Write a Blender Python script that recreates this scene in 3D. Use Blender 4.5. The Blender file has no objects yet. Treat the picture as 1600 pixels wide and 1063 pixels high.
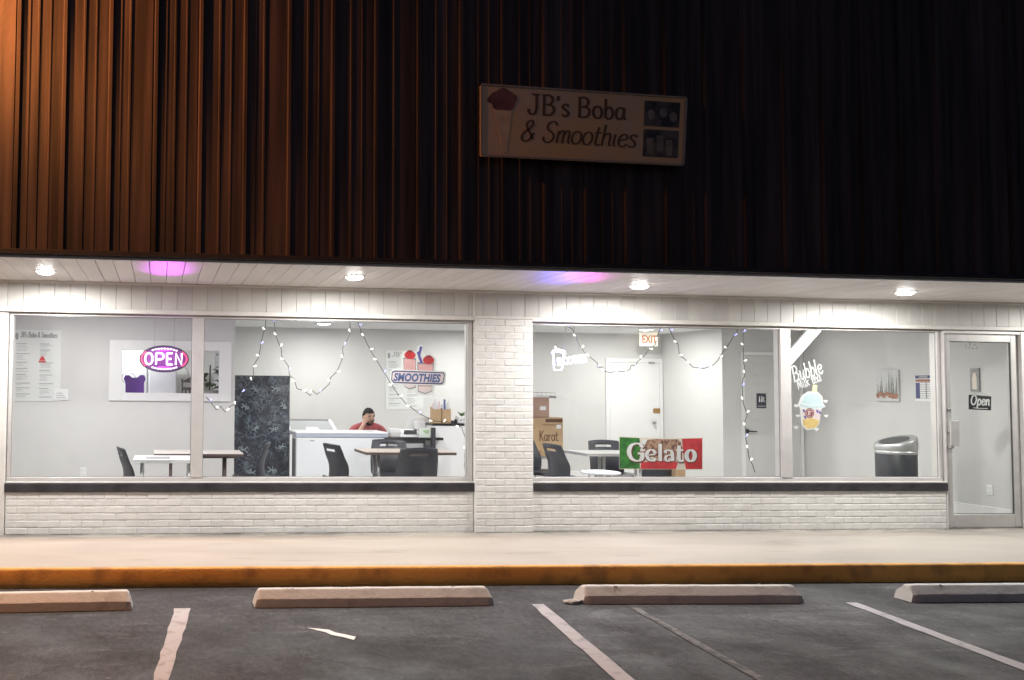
import bpy, bmesh, math, random
from mathutils import Vector, Matrix, Euler
from mathutils import noise as mnoise

random.seed(11)
SC = bpy.context.scene
COL = SC.collection
PI = math.pi

# ------------------------------------------------------------------ camera
cam_d = bpy.data.cameras.new('camera')
cam = bpy.data.objects.new('camera', cam_d)
COL.objects.link(cam)
YAW, PITCH, ROLL = math.radians(5.6115), math.radians(2.4038), math.radians(0.6112)
fw = Vector((math.sin(YAW) * math.cos(PITCH), math.cos(YAW) * math.cos(PITCH), math.sin(PITCH)))
rt = Vector((math.cos(YAW), -math.sin(YAW), 0))
up = rt.cross(fw)
rt2 = rt * math.cos(ROLL) + up * math.sin(ROLL)
up2 = up * math.cos(ROLL) - rt * math.sin(ROLL)
cam.matrix_world = Matrix(((rt2.x, up2.x, -fw.x, 0), (rt2.y, up2.y, -fw.y, -8.3826), (rt2.z, up2.z, -fw.z, 1.6), (0, 0, 0, 1)))
cam_d.sensor_width = 36
cam_d.lens = 29.25
cam_d.shift_x = 0.26356
cam_d.shift_y = 0.01382
cam_d.clip_end = 1000
SC.camera = cam

# ------------------------------------------------------------------ night sky, faint moon, exposure
W = bpy.data.worlds.new('World')
SC.world = W
W.use_nodes = True
nt = W.node_tree
nt.nodes.clear()
sky = nt.nodes.new('ShaderNodeTexSky')
sky.sky_type = 'NISHITA'
sky.sun_disc = False
sky.sun_elevation = math.radians(25)
sky.sun_rotation = math.radians(200)
bg = nt.nodes.new('ShaderNodeBackground')
bg.inputs['Strength'].default_value = 0.013
wo = nt.nodes.new('ShaderNodeOutputWorld')
tint = nt.nodes.new('ShaderNodeMix'); tint.data_type = 'RGBA'; tint.blend_type = 'MULTIPLY'
tint.inputs[0].default_value = 1.0; tint.inputs[7].default_value = (0.62, 0.7, 1.0, 1)
nt.links.new(sky.outputs[0], tint.inputs[6])
nt.links.new(tint.outputs[2], bg.inputs[0])
nt.links.new(bg.outputs[0], wo.inputs[0])
sd = bpy.data.lights.new('moon', 'SUN')
sd.energy = 0.02
sd.angle = math.radians(0.6)
sd.color = (0.8, 0.87, 1.0)
moon = bpy.data.objects.new('moon', sd)
moon.rotation_euler = (math.radians(65), 0, math.radians(-20))
COL.objects.link(moon)
SC.view_settings.view_transform = 'Standard'
SC.view_settings.look = 'None'
SC.view_settings.exposure = 0.0
SC.view_settings.gamma = 1.0
SC.view_settings.use_curve_mapping = False
SC.cycles.use_denoising = True
SC.cycles.max_bounces = 8
SC.cycles.diffuse_bounces = 5
SC.cycles.glossy_bounces = 3
SC.cycles.transmission_bounces = 4
SC.cycles.transparent_max_bounces = 24
SC.cycles.caustics_reflective = False
SC.cycles.caustics_refractive = False
SC.cycles.sample_clamp_indirect = 4.0

SODIUM_W, ADDED_FLOOD_W = 1750.0, 2900.0      # sodium street lamp and the flood added for the fascia, left of the frame
SOFFIT_W, CEIL_W = 62.0, 35.0

# ------------------------------------------------------------------ materials
def nodes_of(m):
    m.use_nodes = True
    n = m.node_tree.nodes
    return m.node_tree, n, n['Principled BSDF']

def mat(name, col, rough=0.5, metal=0.0, var=0.0, scale=6.0, stretch=(1, 1, 1), bump=0.0, bscale=60.0,
        col2=None, emit=None, estr=0.0, spec=0.5, detail=5.0, lo=0.35, hi=0.65, rnd=0.0, alpha=1.0, grain=0.0, coat=0.0):
    m = bpy.data.materials.new(name)
    t, n, b = nodes_of(m)
    L = t.links.new
    b.inputs['Roughness'].default_value = rough
    b.inputs['Metallic'].default_value = metal
    b.inputs['Specular IOR Level'].default_value = spec
    b.inputs['Base Color'].default_value = (*col, 1)
    if coat: b.inputs['Coat Weight'].default_value = coat
    if alpha < 1: b.inputs['Alpha'].default_value = alpha
    tc = n.new('ShaderNodeTexCoord')
    last = None
    if var or col2:
        mp = n.new('ShaderNodeMapping')
        mp.inputs['Scale'].default_value = stretch
        L(tc.outputs['Object'], mp.inputs[0])
        nz = n.new('ShaderNodeTexNoise')
        nz.inputs['Scale'].default_value = scale
        nz.inputs['Detail'].default_value = detail
        L(mp.outputs[0], nz.inputs['Vector'])
        if rnd:
            oi = n.new('ShaderNodeObjectInfo')
            ad = n.new('ShaderNodeVectorMath'); ad.operation = 'ADD'
            sc_ = n.new('ShaderNodeVectorMath'); sc_.operation = 'SCALE'
            cx = n.new('ShaderNodeCombineXYZ')
            for i in range(3): L(oi.outputs['Random'], cx.inputs[i])
            L(cx.outputs[0], sc_.inputs[0]); sc_.inputs['Scale'].default_value = 37
            L(mp.outputs[0], ad.inputs[0]); L(sc_.outputs[0], ad.inputs[1])
            L(ad.outputs[0], nz.inputs['Vector'])
        r = n.new('ShaderNodeValToRGB')
        c2 = col2 or tuple(max(0, c * (1 - var)) for c in col)
        c1 = col if col2 else tuple(min(1, c * (1 + var)) for c in col)
        r.color_ramp.elements[0].position = lo
        r.color_ramp.elements[1].position = hi
        r.color_ramp.elements[0].color = (*c2, 1)
        r.color_ramp.elements[1].color = (*c1, 1)
        L(nz.outputs['Fac'], r.inputs[0])
        last = r.outputs[0]
    if rnd:
        oi2 = n.new('ShaderNodeObjectInfo')
        mr = n.new('ShaderNodeMapRange')
        mr.inputs['To Min'].default_value = 1 - rnd
        mr.inputs['To Max'].default_value = 1 + rnd
        L(oi2.outputs['Random'], mr.inputs[0])
        mx = n.new('ShaderNodeVectorMath'); mx.operation = 'SCALE'
        if last is not None: L(last, mx.inputs[0])
        else: mx.inputs[0].default_value = col
        L(mr.outputs[0], mx.inputs['Scale'])
        last = mx.outputs[0]
    if grain:
        g = n.new('ShaderNodeTexNoise'); g.inputs['Scale'].default_value = 260; g.inputs['Detail'].default_value = 3
        L(tc.outputs['Object'], g.inputs['Vector'])
        mr = n.new('ShaderNodeMapRange')
        mr.inputs['From Min'].default_value = 0.3; mr.inputs['From Max'].default_value = 0.7
        mr.inputs['To Min'].default_value = 1 - grain; mr.inputs['To Max'].default_value = 1 + grain
        L(g.outputs['Fac'], mr.inputs[0])
        mx = n.new('ShaderNodeVectorMath'); mx.operation = 'SCALE'
        if last is not None: L(last, mx.inputs[0])
        else: mx.inputs[0].default_value = col
        L(mr.outputs[0], mx.inputs['Scale'])
        last = mx.outputs[0]
    if last is not None: L(last, b.inputs['Base Color'])
    if bump:
        bz = n.new('ShaderNodeTexNoise'); bz.inputs['Scale'].default_value = bscale; bz.inputs['Detail'].default_value = 4
        L(tc.outputs['Object'], bz.inputs['Vector'])
        bp = n.new('ShaderNodeBump'); bp.inputs['Strength'].default_value = bump; bp.inputs['Distance'].default_value = 0.01
        L(bz.outputs['Fac'], bp.inputs['Height'])
        L(bp.outputs[0], b.inputs['Normal'])
    if emit:
        b.inputs['Emission Color'].default_value = (*emit, 1)
        b.inputs['Emission Strength'].default_value = estr
    return m

M = {}
M['brick'] = mat('painted_brick', (0.79, 0.78, 0.75), 0.6, var=0.05, scale=9, bump=0.35, bscale=45, rnd=0.035)
M['mortar'] = mat('painted_mortar', (0.77, 0.76, 0.73), 0.8, var=0.1, scale=14, bump=0.4, bscale=80)
M['siding'] = mat('siding_paint', (0.66, 0.65, 0.625), 0.5, var=0.06, scale=3, stretch=(1, 1, 0.3), bump=0.08, bscale=30, rnd=0.03)
M['soffit'] = mat('soffit_paint', (0.85, 0.825, 0.81), 0.42, var=0.04, scale=3, stretch=(1, .3, 1), bump=0.05, bscale=25, rnd=0.04)
M['gap'] = mat('board_backing', (0.2, 0.17, 0.15), 0.9)
M['trim'] = mat('trim_paint', (0.78, 0.76, 0.72), 0.45, var=0.06, scale=4, bump=0.06)
M['ledge'] = mat('black_ledge_paint', (0.035, 0.033, 0.038), 0.55, var=0.35, scale=8, bump=0.5, bscale=30)
M['alu'] = mat('painted_aluminium', (0.68, 0.66, 0.64), 0.35, metal=0.15, var=0.05, scale=5)
M['alu_grey'] = mat('worn_aluminium', (0.56, 0.55, 0.53), 0.42, metal=0.25, var=0.08, scale=6)
M['seal'] = mat('dark_rubber_seal', (0.05, 0.05, 0.05), 0.7)
M['roof'] = mat('brown_roof_metal', (0.064, 0.042, 0.042), 0.6, spec=.3, var=0.5, scale=2.2, stretch=(6, 6, 0.25), bump=0.15, bscale=20, rnd=0.25)
M['fascia'] = mat('dark_fascia', (0.03, 0.022, 0.022), 0.5, var=0.2)
M['kerb'] = mat('yellow_kerb_paint', (0.64, 0.32, 0.075), 0.75, col2=(0.38, 0.19, 0.055), lo=.3, hi=.5, scale=5, bump=0.5, bscale=40, grain=0.12)
M['stop'] = mat('wheel_stop_paint', (0.58, 0.57, 0.55), 0.8, col2=(0.46, 0.45, 0.43), scale=7, lo=0.32, hi=0.46, bump=0.3, bscale=35, grain=0.12)
M['line'] = mat('road_paint', (0.5, 0.49, 0.52), 0.7, col2=(0.34, 0.335, 0.355), scale=9, lo=0.34, hi=0.48, grain=0.22, bump=0.3)
M['line_old'] = mat('worn_road_paint', (0.2, 0.2, 0.205), 0.8, col2=(0.07, 0.07, 0.072), scale=16, lo=0.4, hi=0.62, grain=0.3)
M['wall'] = mat('light_grey_wall_paint', (0.64, 0.635, 0.62), 0.75, var=0.02, scale=1.5, bump=0.06, bscale=90)
M['wall_white'] = mat('white_wall_paint', (0.8, 0.8, 0.79), 0.6)
M['ceil'] = mat('ceiling_paint', (0.72, 0.73, 0.74), 0.85, var=0.03, scale=4, bump=0.2, bscale=120)
M['floor'] = mat('vinyl_floor', (0.5, 0.49, 0.47), 0.4, var=0.08, scale=2)
M['white'] = mat('white_paint', (0.8, 0.8, 0.79), 0.4)
M['white_gloss'] = mat('white_enamel', (0.82, 0.84, 0.86), 0.25)
M['rim'] = mat('pale_blue_plastic', (0.42, 0.46, 0.55), 0.4)
M['black'] = mat('black_plastic', (0.022, 0.024, 0.03), 0.45, bump=0.1, bscale=120)
M['black_gloss'] = mat('black_gloss', (0.015, 0.015, 0.018), 0.18)
M['navy_black'] = mat('chair_plastic', (0.024, 0.026, 0.036), 0.42, var=0.15, scale=5)
M['grey'] = mat('grey_metal', (0.35, 0.35, 0.36), 0.35, metal=0.6)
M['steel'] = mat('brushed_steel', (0.55, 0.55, 0.55), 0.42, metal=0.75, var=0.05, stretch=(1, 1, 20))
M['brass'] = mat('brass', (0.45, 0.27, 0.1), 0.35, metal=0.8)
M['table_pale'] = mat('pale_cream_laminate', (0.6, 0.55, 0.51), 0.45)
M['sign_cup'] = mat('murky_sign_print', (0.27, 0.2, 0.16), 0.6, var=0.3, scale=16)
M['table_grey'] = mat('pale_grey_laminate', (0.4, 0.4, 0.39), 0.4)
M['wood'] = mat('pale_wood_laminate', (0.43, 0.36, 0.31), 0.45, var=0.12, scale=4, stretch=(1, 8, 8))
M['wood_dark'] = mat('dark_laminate_edge', (0.12, 0.08, 0.07), 0.5)
M['card'] = mat('cardboard', (0.5, 0.34, 0.19), 0.8, var=0.06, scale=5)
M['card_pink'] = mat('faded_cardboard', (0.42, 0.27, 0.21), 0.8, var=0.08, scale=5)
M['ink'] = mat('print_ink', (0.06, 0.05, 0.045), 0.7)
M['ink_grey'] = mat('grey_print_ink', (0.3, 0.3, 0.31), 0.7)
M['ink_brown'] = mat('brown_print_ink', (0.12, 0.05, 0.025), 0.7)
M['paper'] = mat('poster_paper', (0.74, 0.76, 0.74), 0.6)
M['paper_w'] = mat('white_paper', (0.82, 0.82, 0.82), 0.6)
M['vinyl'] = mat('white_vinyl', (0.85, 0.85, 0.85), 0.4)
M['red'] = mat('red_print', (0.62, 0.04, 0.05), 0.45, var=0.2, scale=12)
M['red_dark'] = mat('dark_red_print', (0.28, 0.02, 0.03), 0.45)
M['pink'] = mat('pink_print', (0.8, 0.45, 0.45), 0.4, var=0.08, scale=10)
M['pink_pale'] = mat('pale_pink_print', (0.82, 0.68, 0.68), 0.4)
M['navy'] = mat('navy_print', (0.07, 0.08, 0.2), 0.4)
M['steelblue'] = mat('steel_blue_print', (0.1, 0.15, 0.34), 0.4)
M['violet'] = mat('violet_print', (0.12, 0.1, 0.4), 0.4)
M['green'] = mat('green_print', (0.06, 0.28, 0.05), 0.45, col2=(0.03, 0.12, 0.03), scale=14)
M['leaf'] = mat('leaf_green', (0.07, 0.14, 0.05), 0.45, var=0.3, scale=20)
M['leaf_dark'] = mat('dark_leaf', (0.035, 0.05, 0.035), 0.5, var=0.3, scale=20)
M['choc'] = mat('gelato_print', (0.5, 0.3, 0.2), 0.5, col2=(0.16, 0.06, 0.05), scale=26, lo=0.38, hi=0.55)
M['cream'] = mat('cream_print', (0.8, 0.72, 0.62), 0.5)
M['ice'] = mat('pale_blue_print', (0.6, 0.74, 0.78), 0.4, var=0.1, scale=40)
M['mango'] = mat('mango_print', (0.8, 0.58, 0.22), 0.4, var=0.12, scale=30)
M['straw'] = mat('pale_yellow_print', (0.75, 0.76, 0.5), 0.4)
M['maroon'] = mat('maroon_print', (0.25, 0.05, 0.05), 0.4)
M['purple'] = mat('purple_plastic', (0.11, 0.015, 0.3), 0.5)
M['skin'] = mat('skin', (0.52, 0.31, 0.22), 0.55, var=0.08, scale=20)
M['lip'] = mat('lip', (0.32, 0.13, 0.11), 0.5)
M['eye'] = mat('eye_white', (0.7, 0.68, 0.65), 0.3)
M['iris'] = mat('iris', (0.02, 0.012, 0.01), 0.2)
M['hair'] = mat('black_hair', (0.008, 0.007, 0.007), 0.85, spec=.15, bump=0.6, bscale=150)
M['shirt'] = mat('red_shirt_cloth', (0.36, 0.07, 0.08), 0.85, var=0.25, scale=9, bump=0.3, bscale=60)
M['trouser'] = mat('dark_trousers', (0.03, 0.035, 0.05), 0.85)
M['shoe'] = mat('black_shoe', (0.02, 0.02, 0.02), 0.5)
M['glass_dark'] = mat('smoked_glass', (0.33, 0.34, 0.35), 0.12)
M['slot'] = mat('dark_slot', (0.05, 0.055, 0.06), 0.4)
M['screen'] = mat('tablet_screen', (0.5, 0.55, 0.5), 0.2, emit=(0.62, 0.72, 0.62), estr=0.35)
M['screen_green'] = mat('screen_green', (0.3, 0.4, 0.25), 0.2, emit=(0.35, 0.5, 0.28), estr=0.3)
M['sign_panel'] = mat('tan_sign_panel', (0.85, 0.48, 0.22), 0.6, col2=(0.74, 0.5, 0.34), scale=1.6, lo=0.4, hi=0.6)
M['sign_frame'] = mat('sign_frame', (0.4, 0.3, 0.24), 0.5)
M['sign_dark'] = mat('sign_photo_print', (0.16, 0.12, 0.1), 0.55, col2=(0.04, 0.035, 0.035), scale=7, lo=0.42, hi=0.58)
M['sign_ink'] = mat('sign_lettering', (0.17, 0.075, 0.035), 0.6)
M['sign_red'] = mat('sign_ice_cream', (0.22, 0.075, 0.07), 0.6, var=0.35, scale=14)
M['sign_cone'] = mat('sign_cone', (0.8, 0.52, 0.32), 0.6, var=0.12, scale=12)
M['wire'] = mat('light_string_wire', (0.09, 0.1, 0.08), 0.5)
M['lens'] = mat('lamp_lens', (0.9, 0.9, 0.9), 0.3, emit=(1, 0.97, 0.93), estr=40)
M['lens_in'] = mat('ceiling_lamp_lens', (0.9, 0.9, 0.9), 0.3, emit=(1, 1, 1), estr=8)
M['tube'] = mat('reflection_glow', (0.9, 0.9, 0.9), 0.3, emit=(0.95, 1, 0.99), estr=4.0)  # glow of the tubes that replace a reflection in the glass
M['bulb_w'] = mat('warm_fairy_bulb', (0.9, 0.88, 0.82), 0.3, emit=(1, 0.93, 0.85), estr=2.2)
M['bulb_b'] = mat('blue_fairy_bulb', (0.5, 0.5, 0.9), 0.3, emit=(0.42, 0.42, 1), estr=2.0)
M['neon_w'] = mat('white_neon', (1, 1, 1), 0.3, emit=(1, 0.93, 1), estr=2.6)
M['neon_cool'] = mat('cool_neon', (1, 1, 1), 0.3, emit=(0.72, 0.66, 1), estr=2.0)
M['neon_pink'] = mat('pink_neon', (1, 1, 1), 0.3, emit=(1, 0.78, 0.95), estr=1.25)
M['neon_p'] = mat('purple_neon', (0.6, 0.1, 0.7), 0.3, emit=(0.75, 0.05, 0.95), estr=1.6)
M['neon_r'] = mat('red_neon', (0.8, 0.1, 0.2), 0.3, emit=(1, 0.06, 0.22), estr=1.6)
M['neon_back'] = mat('sign_backing', (0.3, 0.09, 0.36), 0.4)
M['neon_case'] = mat('sign_casing', (0.07, 0.06, 0.12), 0.4)
M['exit_face'] = mat('exit_sign_face', (0.85, 0.82, 0.72), 0.4, emit=(1, 0.9, 0.72), estr=0.5)
M['exit_ink'] = mat('exit_letters', (0.5, 0.12, 0.03), 0.5, emit=(0.9, 0.3, 0.08), estr=0.25)
M['black_sign'] = mat('black_sign_board', (0.018, 0.018, 0.022), 0.5)
M['rest_sign'] = mat('navy_sign_board', (0.02, 0.022, 0.045), 0.5)
M['picture'] = mat('plant_picture', (0.6, 0.6, 0.6), 0.5, var=0.08, scale=30)
M['terra'] = mat('terracotta_print', (0.36, 0.17, 0.11), 0.5, var=0.3, scale=25)
M['grey_green'] = mat('grey_green_print', (0.22, 0.24, 0.2), 0.5, var=0.3, scale=25)
M['grey_print'] = mat('grey_print', (0.34, 0.33, 0.33), 0.5, var=0.15, scale=25)
M['door_beige'] = mat('beige_door_paint', (0.6, 0.54, 0.46), 0.45, var=0.05, scale=4)
M['stucco'] = mat('stucco', (0.5, 0.47, 0.42), 0.85, var=0.08, scale=3, bump=0.6, bscale=60)
M['lamp_metal'] = mat('lamp_post_metal', (0.2, 0.2, 0.2), 0.5, metal=0.6)
M['sodium'] = mat('sodium_lens', (0.9, 0.6, 0.3), 0.3, emit=(1, 0.48, 0.13), estr=25)

def glass_mat():
    m = bpy.data.materials.new('window_glass')
    m.use_nodes = True
    n = m.node_tree.nodes; L = m.node_tree.links.new
    n.clear()
    o = n.new('ShaderNodeOutputMaterial')
    tr = n.new('ShaderNodeBsdfTransparent'); tr.inputs[0].default_value = (0.965, 0.975, 0.97, 1)
    gl = n.new('ShaderNodeBsdfGlossy'); gl.inputs['Roughness'].default_value = 0.0
    fr = n.new('ShaderNodeFresnel')
    ge = n.new('ShaderNodeNewGeometry'); io = n.new('ShaderNodeMapRange')     # same reflectance from either face of the thin pane
    io.inputs['To Min'].default_value = 1.45; io.inputs['To Max'].default_value = 1 / 1.45
    L(ge.outputs['Backfacing'], io.inputs[0]); L(io.outputs[0], fr.inputs[0])
    ml = n.new('ShaderNodeMath'); ml.operation = 'MULTIPLY'; ml.inputs[1].default_value = 0.8
    mx = n.new('ShaderNodeMixShader')
    L(fr.outputs[0], ml.inputs[0]); L(ml.outputs[0], mx.inputs[0])
    L(tr.outputs[0], mx.inputs[1]); L(gl.outputs[0], mx.inputs[2])
    # faint dust and wiped smears on the glass
    tc = n.new('ShaderNodeTexCoord'); mp = n.new('ShaderNodeMapping'); mp.inputs['Scale'].default_value = (1.0, 1, .55); mp.inputs['Rotation'].default_value = (0, .5, 0)
    nz = n.new('ShaderNodeTexNoise'); nz.inputs['Scale'].default_value = 2.6; nz.inputs['Detail'].default_value = 7; nz.inputs['Distortion'].default_value = 1.1
    L(tc.outputs['Object'], mp.inputs[0]); L(mp.outputs[0], nz.inputs['Vector'])
    rg = n.new('ShaderNodeMapRange'); rg.inputs['From Min'].default_value = .4; rg.inputs['From Max'].default_value = .75
    rg.inputs['To Min'].default_value = .006; rg.inputs['To Max'].default_value = .03
    L(nz.outputs['Fac'], rg.inputs[0])
    df = n.new('ShaderNodeBsdfDiffuse'); df.inputs[0].default_value = (.8, .8, .8, 1)
    m2 = n.new('ShaderNodeMixShader'); L(rg.outputs[0], m2.inputs[0]); L(mx.outputs[0], m2.inputs[1]); L(df.outputs[0], m2.inputs[2])
    L(m2.outputs[0], o.inputs[0])
    return m
M['glass'] = glass_mat()

def asphalt_mat():
    m = bpy.data.materials.new('asphalt')
    t, n, b = nodes_of(m)
    L = t.links.new
    tc = n.new('ShaderNodeTexCoord')
    def nz(scale, detail, stretch=(1, 1, 1), rough=0.55, dist=0.0):
        mp = n.new('ShaderNodeMapping'); mp.inputs['Scale'].default_value = stretch
        x = n.new('ShaderNodeTexNoise'); x.inputs['Scale'].default_value = scale; x.inputs['Detail'].default_value = detail
        x.inputs['Roughness'].default_value = rough; x.inputs['Distortion'].default_value = dist
        L(tc.outputs['Object'], mp.inputs[0]); L(mp.outputs[0], x.inputs['Vector'])
        return x.outputs['Fac']
    def rng(x, a, b_, c, d):
        r = n.new('ShaderNodeMapRange')
        r.inputs['From Min'].default_value = a; r.inputs['From Max'].default_value = b_
        r.inputs['To Min'].default_value = c; r.inputs['To Max'].default_value = d
        L(x, r.inputs[0]); return r.outputs[0]
    def mul(a, b_):
        r = n.new('ShaderNodeMath'); r.operation = 'MULTIPLY'
        L(a, r.inputs[0]); L(b_, r.inputs[1]); return r.outputs[0]
    big = rng(nz(0.75, 4, (0.7, 1.2, 1), 0.6, 0.4), 0.32, 0.68, 0.5, 1.45)
    mid = rng(nz(3.2, 5, (0.6, 1.4, 1), 0.65, 0.8), 0.3, 0.7, 0.7, 1.35)
    fine = mul(rng(nz(85, 3, (1, .6, 1)), 0.3, 0.7, 0.5, 1.55), rng(nz(24, 4, (1, .6, 1)), 0.3, 0.7, 0.5, 1.55))
    # dusty scuffs and a few hairline cracks
    scuff = rng(nz(2.1, 6, (0.35, 1.2, 1), 0.7, 1.5), 0.56, 0.66, 1.0, 2.1)
    vo = n.new('ShaderNodeTexVoronoi'); vo.feature = 'DISTANCE_TO_EDGE'; vo.inputs['Scale'].default_value = 0.42
    wv = n.new('ShaderNodeTexNoise'); wv.inputs['Scale'].default_value = 2.5; wv.inputs['Detail'].default_value = 6
    L(tc.outputs['Object'], wv.inputs['Vector'])
    ad = n.new('ShaderNodeVectorMath'); ad.operation = 'MULTIPLY_ADD'
    ad.inputs[1].default_value = (0.7, 0.7, 0); L(wv.outputs['Color'], ad.inputs[0]); L(tc.outputs['Object'], ad.inputs[2])
    L(ad.outputs[0], vo.inputs['Vector'])
    crack = rng(vo.outputs['Distance'], 0.0, 0.006, 0.4, 1.0)
    # pale grit and gum spots
    v2 = n.new('ShaderNodeTexVoronoi'); v2.inputs['Scale'].default_value = 3.2; v2.inputs['Randomness'].default_value = 1
    L(tc.outputs['Object'], v2.inputs['Vector'])
    spot = rng(v2.outputs['Distance'], 0.03, 0.055, 2.1, 1.0)
    crack = mul(crack, spot)
    k = mul(mul(mul(big, mid), mul(fine, scuff)), crack)
    mx = n.new('ShaderNodeVectorMath'); mx.operation = 'SCALE'
    mx.inputs[0].default_value = (0.033, 0.0325, 0.037)
    L(k, mx.inputs['Scale']); L(mx.outputs[0], b.inputs['Base Color'])
    rr = rng(nz(2.0, 4), 0.3, 0.7, 0.55, 0.85); L(rr, b.inputs['Roughness'])
    bz = n.new('ShaderNodeTexNoise'); bz.inputs['Scale'].default_value = 120; bz.inputs['Detail'].default_value = 4
    L(tc.outputs['Object'], bz.inputs['Vector'])
    bp = n.new('ShaderNodeBump'); bp.inputs['Strength'].default_value = 0.6; bp.inputs['Distance'].default_value = 0.006
    L(bz.outputs['Fac'], bp.inputs['Height']); L(bp.outputs[0], b.inputs['Normal'])
    return m
M['asphalt'] = asphalt_mat()

def concrete_mat():
    m = bpy.data.materials.new('sidewalk_concrete')
    t, n, b = nodes_of(m)
    L = t.links.new
    tc = n.new('ShaderNodeTexCoord')
    def layer(scale, stretch, a, b_, c, d, dist=0.3):
        mp = n.new('ShaderNodeMapping'); mp.inputs['Scale'].default_value = stretch
        x = n.new('ShaderNodeTexNoise'); x.inputs['Scale'].default_value = scale; x.inputs['Detail'].default_value = 6
        x.inputs['Distortion'].default_value = dist
        L(tc.outputs['Object'], mp.inputs[0]); L(mp.outputs[0], x.inputs['Vector'])
        r = n.new('ShaderNodeMapRange')
        r.inputs['From Min'].default_value = a; r.inputs['From Max'].default_value = b_
        r.inputs['To Min'].default_value = c; r.inputs['To Max'].default_value = d
        L(x.outputs['Fac'], r.inputs[0]); return r.outputs[0]
    def mul(a, b_):
        r = n.new('ShaderNodeMath'); r.operation = 'MULTIPLY'
        L(a, r.inputs[0]); L(b_, r.inputs[1]); return r.outputs[0]
    A = layer(1.1, (0.5, 1.6, 1), 0.3, 0.7, 0.86, 1.1)
    B = layer(2.6, (0.35, 2.2, 1), 0.6, 0.74, 1.0, 0.8, 1.0)
    Cc = layer(160, (1, 1, 1), 0.3, 0.7, 0.9, 1.1)
    # grime where the wall meets the walk
    sp = n.new('ShaderNodeSeparateXYZ'); L(tc.outputs['Object'], sp.inputs[0])
    wl = n.new('ShaderNodeMapRange'); wl.inputs['From Min'].default_value = -0.30; wl.inputs['From Max'].default_value = -0.02
    wl.inputs['To Min'].default_value = 0.0; wl.inputs['To Max'].default_value = 1.0
    L(sp.outputs['Y'], wl.inputs[0])
    st = layer(3.5, (0.6, 2, 1), 0.42, 0.62, 0.0, 0.5, 0.8)
    g = mul(wl.outputs[0], st)
    iv = n.new('ShaderNodeMath'); iv.operation = 'SUBTRACT'; iv.inputs[0].default_value = 1.0; L(g, iv.inputs[1])
    k = mul(mul(mul(A, B), Cc), iv.outputs[0])
    mx = n.new('ShaderNodeVectorMath'); mx.operation = 'SCALE'
    mx.inputs[0].default_value = (0.37, 0.34, 0.30)
    L(k, mx.inputs['Scale']); L(mx.outputs[0], b.inputs['Base Color'])
    b.inputs['Roughness'].default_value = 0.8
    bz = n.new('ShaderNodeTexNoise'); bz.inputs['Scale'].default_value = 70; bz.inputs['Detail'].default_value = 5
    L(tc.outputs['Object'], bz.inputs['Vector'])
    bp = n.new('ShaderNodeBump'); bp.inputs['Strength'].default_value = 0.4; bp.inputs['Distance'].default_value = 0.006
    L(bz.outputs['Fac'], bp.inputs['Height']); L(bp.outputs[0], b.inputs['Normal'])
    return m
M['concrete'] = concrete_mat()

def curtain_mat():
    # printed black cloth: chalk-blue scribbles
    m = bpy.data.materials.new('printed_black_cloth')
    t, n, b = nodes_of(m)
    L = t.links.new
    tc = n.new('ShaderNodeTexCoord')
    def iso(scale, off, wid, dist):
        x = n.new('ShaderNodeTexNoise'); x.inputs['Scale'].default_value = scale; x.inputs['Detail'].default_value = 2.5; x.inputs['Distortion'].default_value = dist
        v = n.new('ShaderNodeVectorMath'); v.operation = 'ADD'; v.inputs[1].default_value = (off, off, off)
        L(tc.outputs['Object'], v.inputs[0]); L(v.outputs[0], x.inputs['Vector'])
        d = n.new('ShaderNodeMath'); d.operation = 'SUBTRACT'; d.inputs[1].default_value = 0.5; L(x.outputs['Fac'], d.inputs[0])
        a = n.new('ShaderNodeMath'); a.operation = 'ABSOLUTE'; L(d.outputs[0], a.inputs[0])
        r = n.new('ShaderNodeMapRange'); r.inputs['From Min'].default_value = wid * .4; r.inputs['From Max'].default_value = wid
        r.inputs['To Min'].default_value = 1; r.inputs['To Max'].default_value = 0; L(a.outputs[0], r.inputs[0])
        k = n.new('ShaderNodeTexNoise'); k.inputs['Scale'].default_value = 8; L(v.outputs[0], k.inputs['Vector'])
        q = n.new('ShaderNodeMapRange'); q.inputs['From Min'].default_value = .42; q.inputs['From Max'].default_value = .6; L(k.outputs['Fac'], q.inputs[0])
        w = n.new('ShaderNodeMath'); w.operation = 'MULTIPLY'; L(r.outputs[0], w.inputs[0]); L(q.outputs[0], w.inputs[1])
        return w.outputs[0]
    ml = n.new('ShaderNodeMath'); ml.operation = 'MAXIMUM'
    L(iso(13, 3.3, .055, 1.2), ml.inputs[0]); L(iso(17, 9.1, .045, .6), ml.inputs[1])
    mx = n.new('ShaderNodeMix'); mx.data_type = 'RGBA'
    mx.inputs[6].default_value = (0.022, 0.027, 0.04, 1); mx.inputs[7].default_value = (0.13, 0.16, 0.19, 1)
    L(ml.outputs[0], mx.inputs[0]); L(mx.outputs[2], b.inputs['Base Color'])
    b.inputs['Roughness'].default_value = 0.85
    return m
M['cloth'] = curtain_mat()

# ------------------------------------------------------------------ mesh helpers
def catmull(pts, n=6):
    if len(pts) < 3: return [tuple(p) for p in pts]
    P = [Vector(p) for p in pts]
    P = [P[0] * 2 - P[1]] + P + [P[-1] * 2 - P[-2]]
    out = []
    for i in range(1, len(P) - 2):
        a, b, c, d = P[i - 1], P[i], P[i + 1], P[i + 2]
        for k in range(n):
            t = k / n
            out.append(tuple(0.5 * ((2 * b) + (c - a) * t + (2 * a - 5 * b + 4 * c - d) * t * t + (3 * b - a - 3 * c + d) * t ** 3)))
    out.append(tuple(P[-2]))
    return out

def tri_fix(me):
    return me

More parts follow.
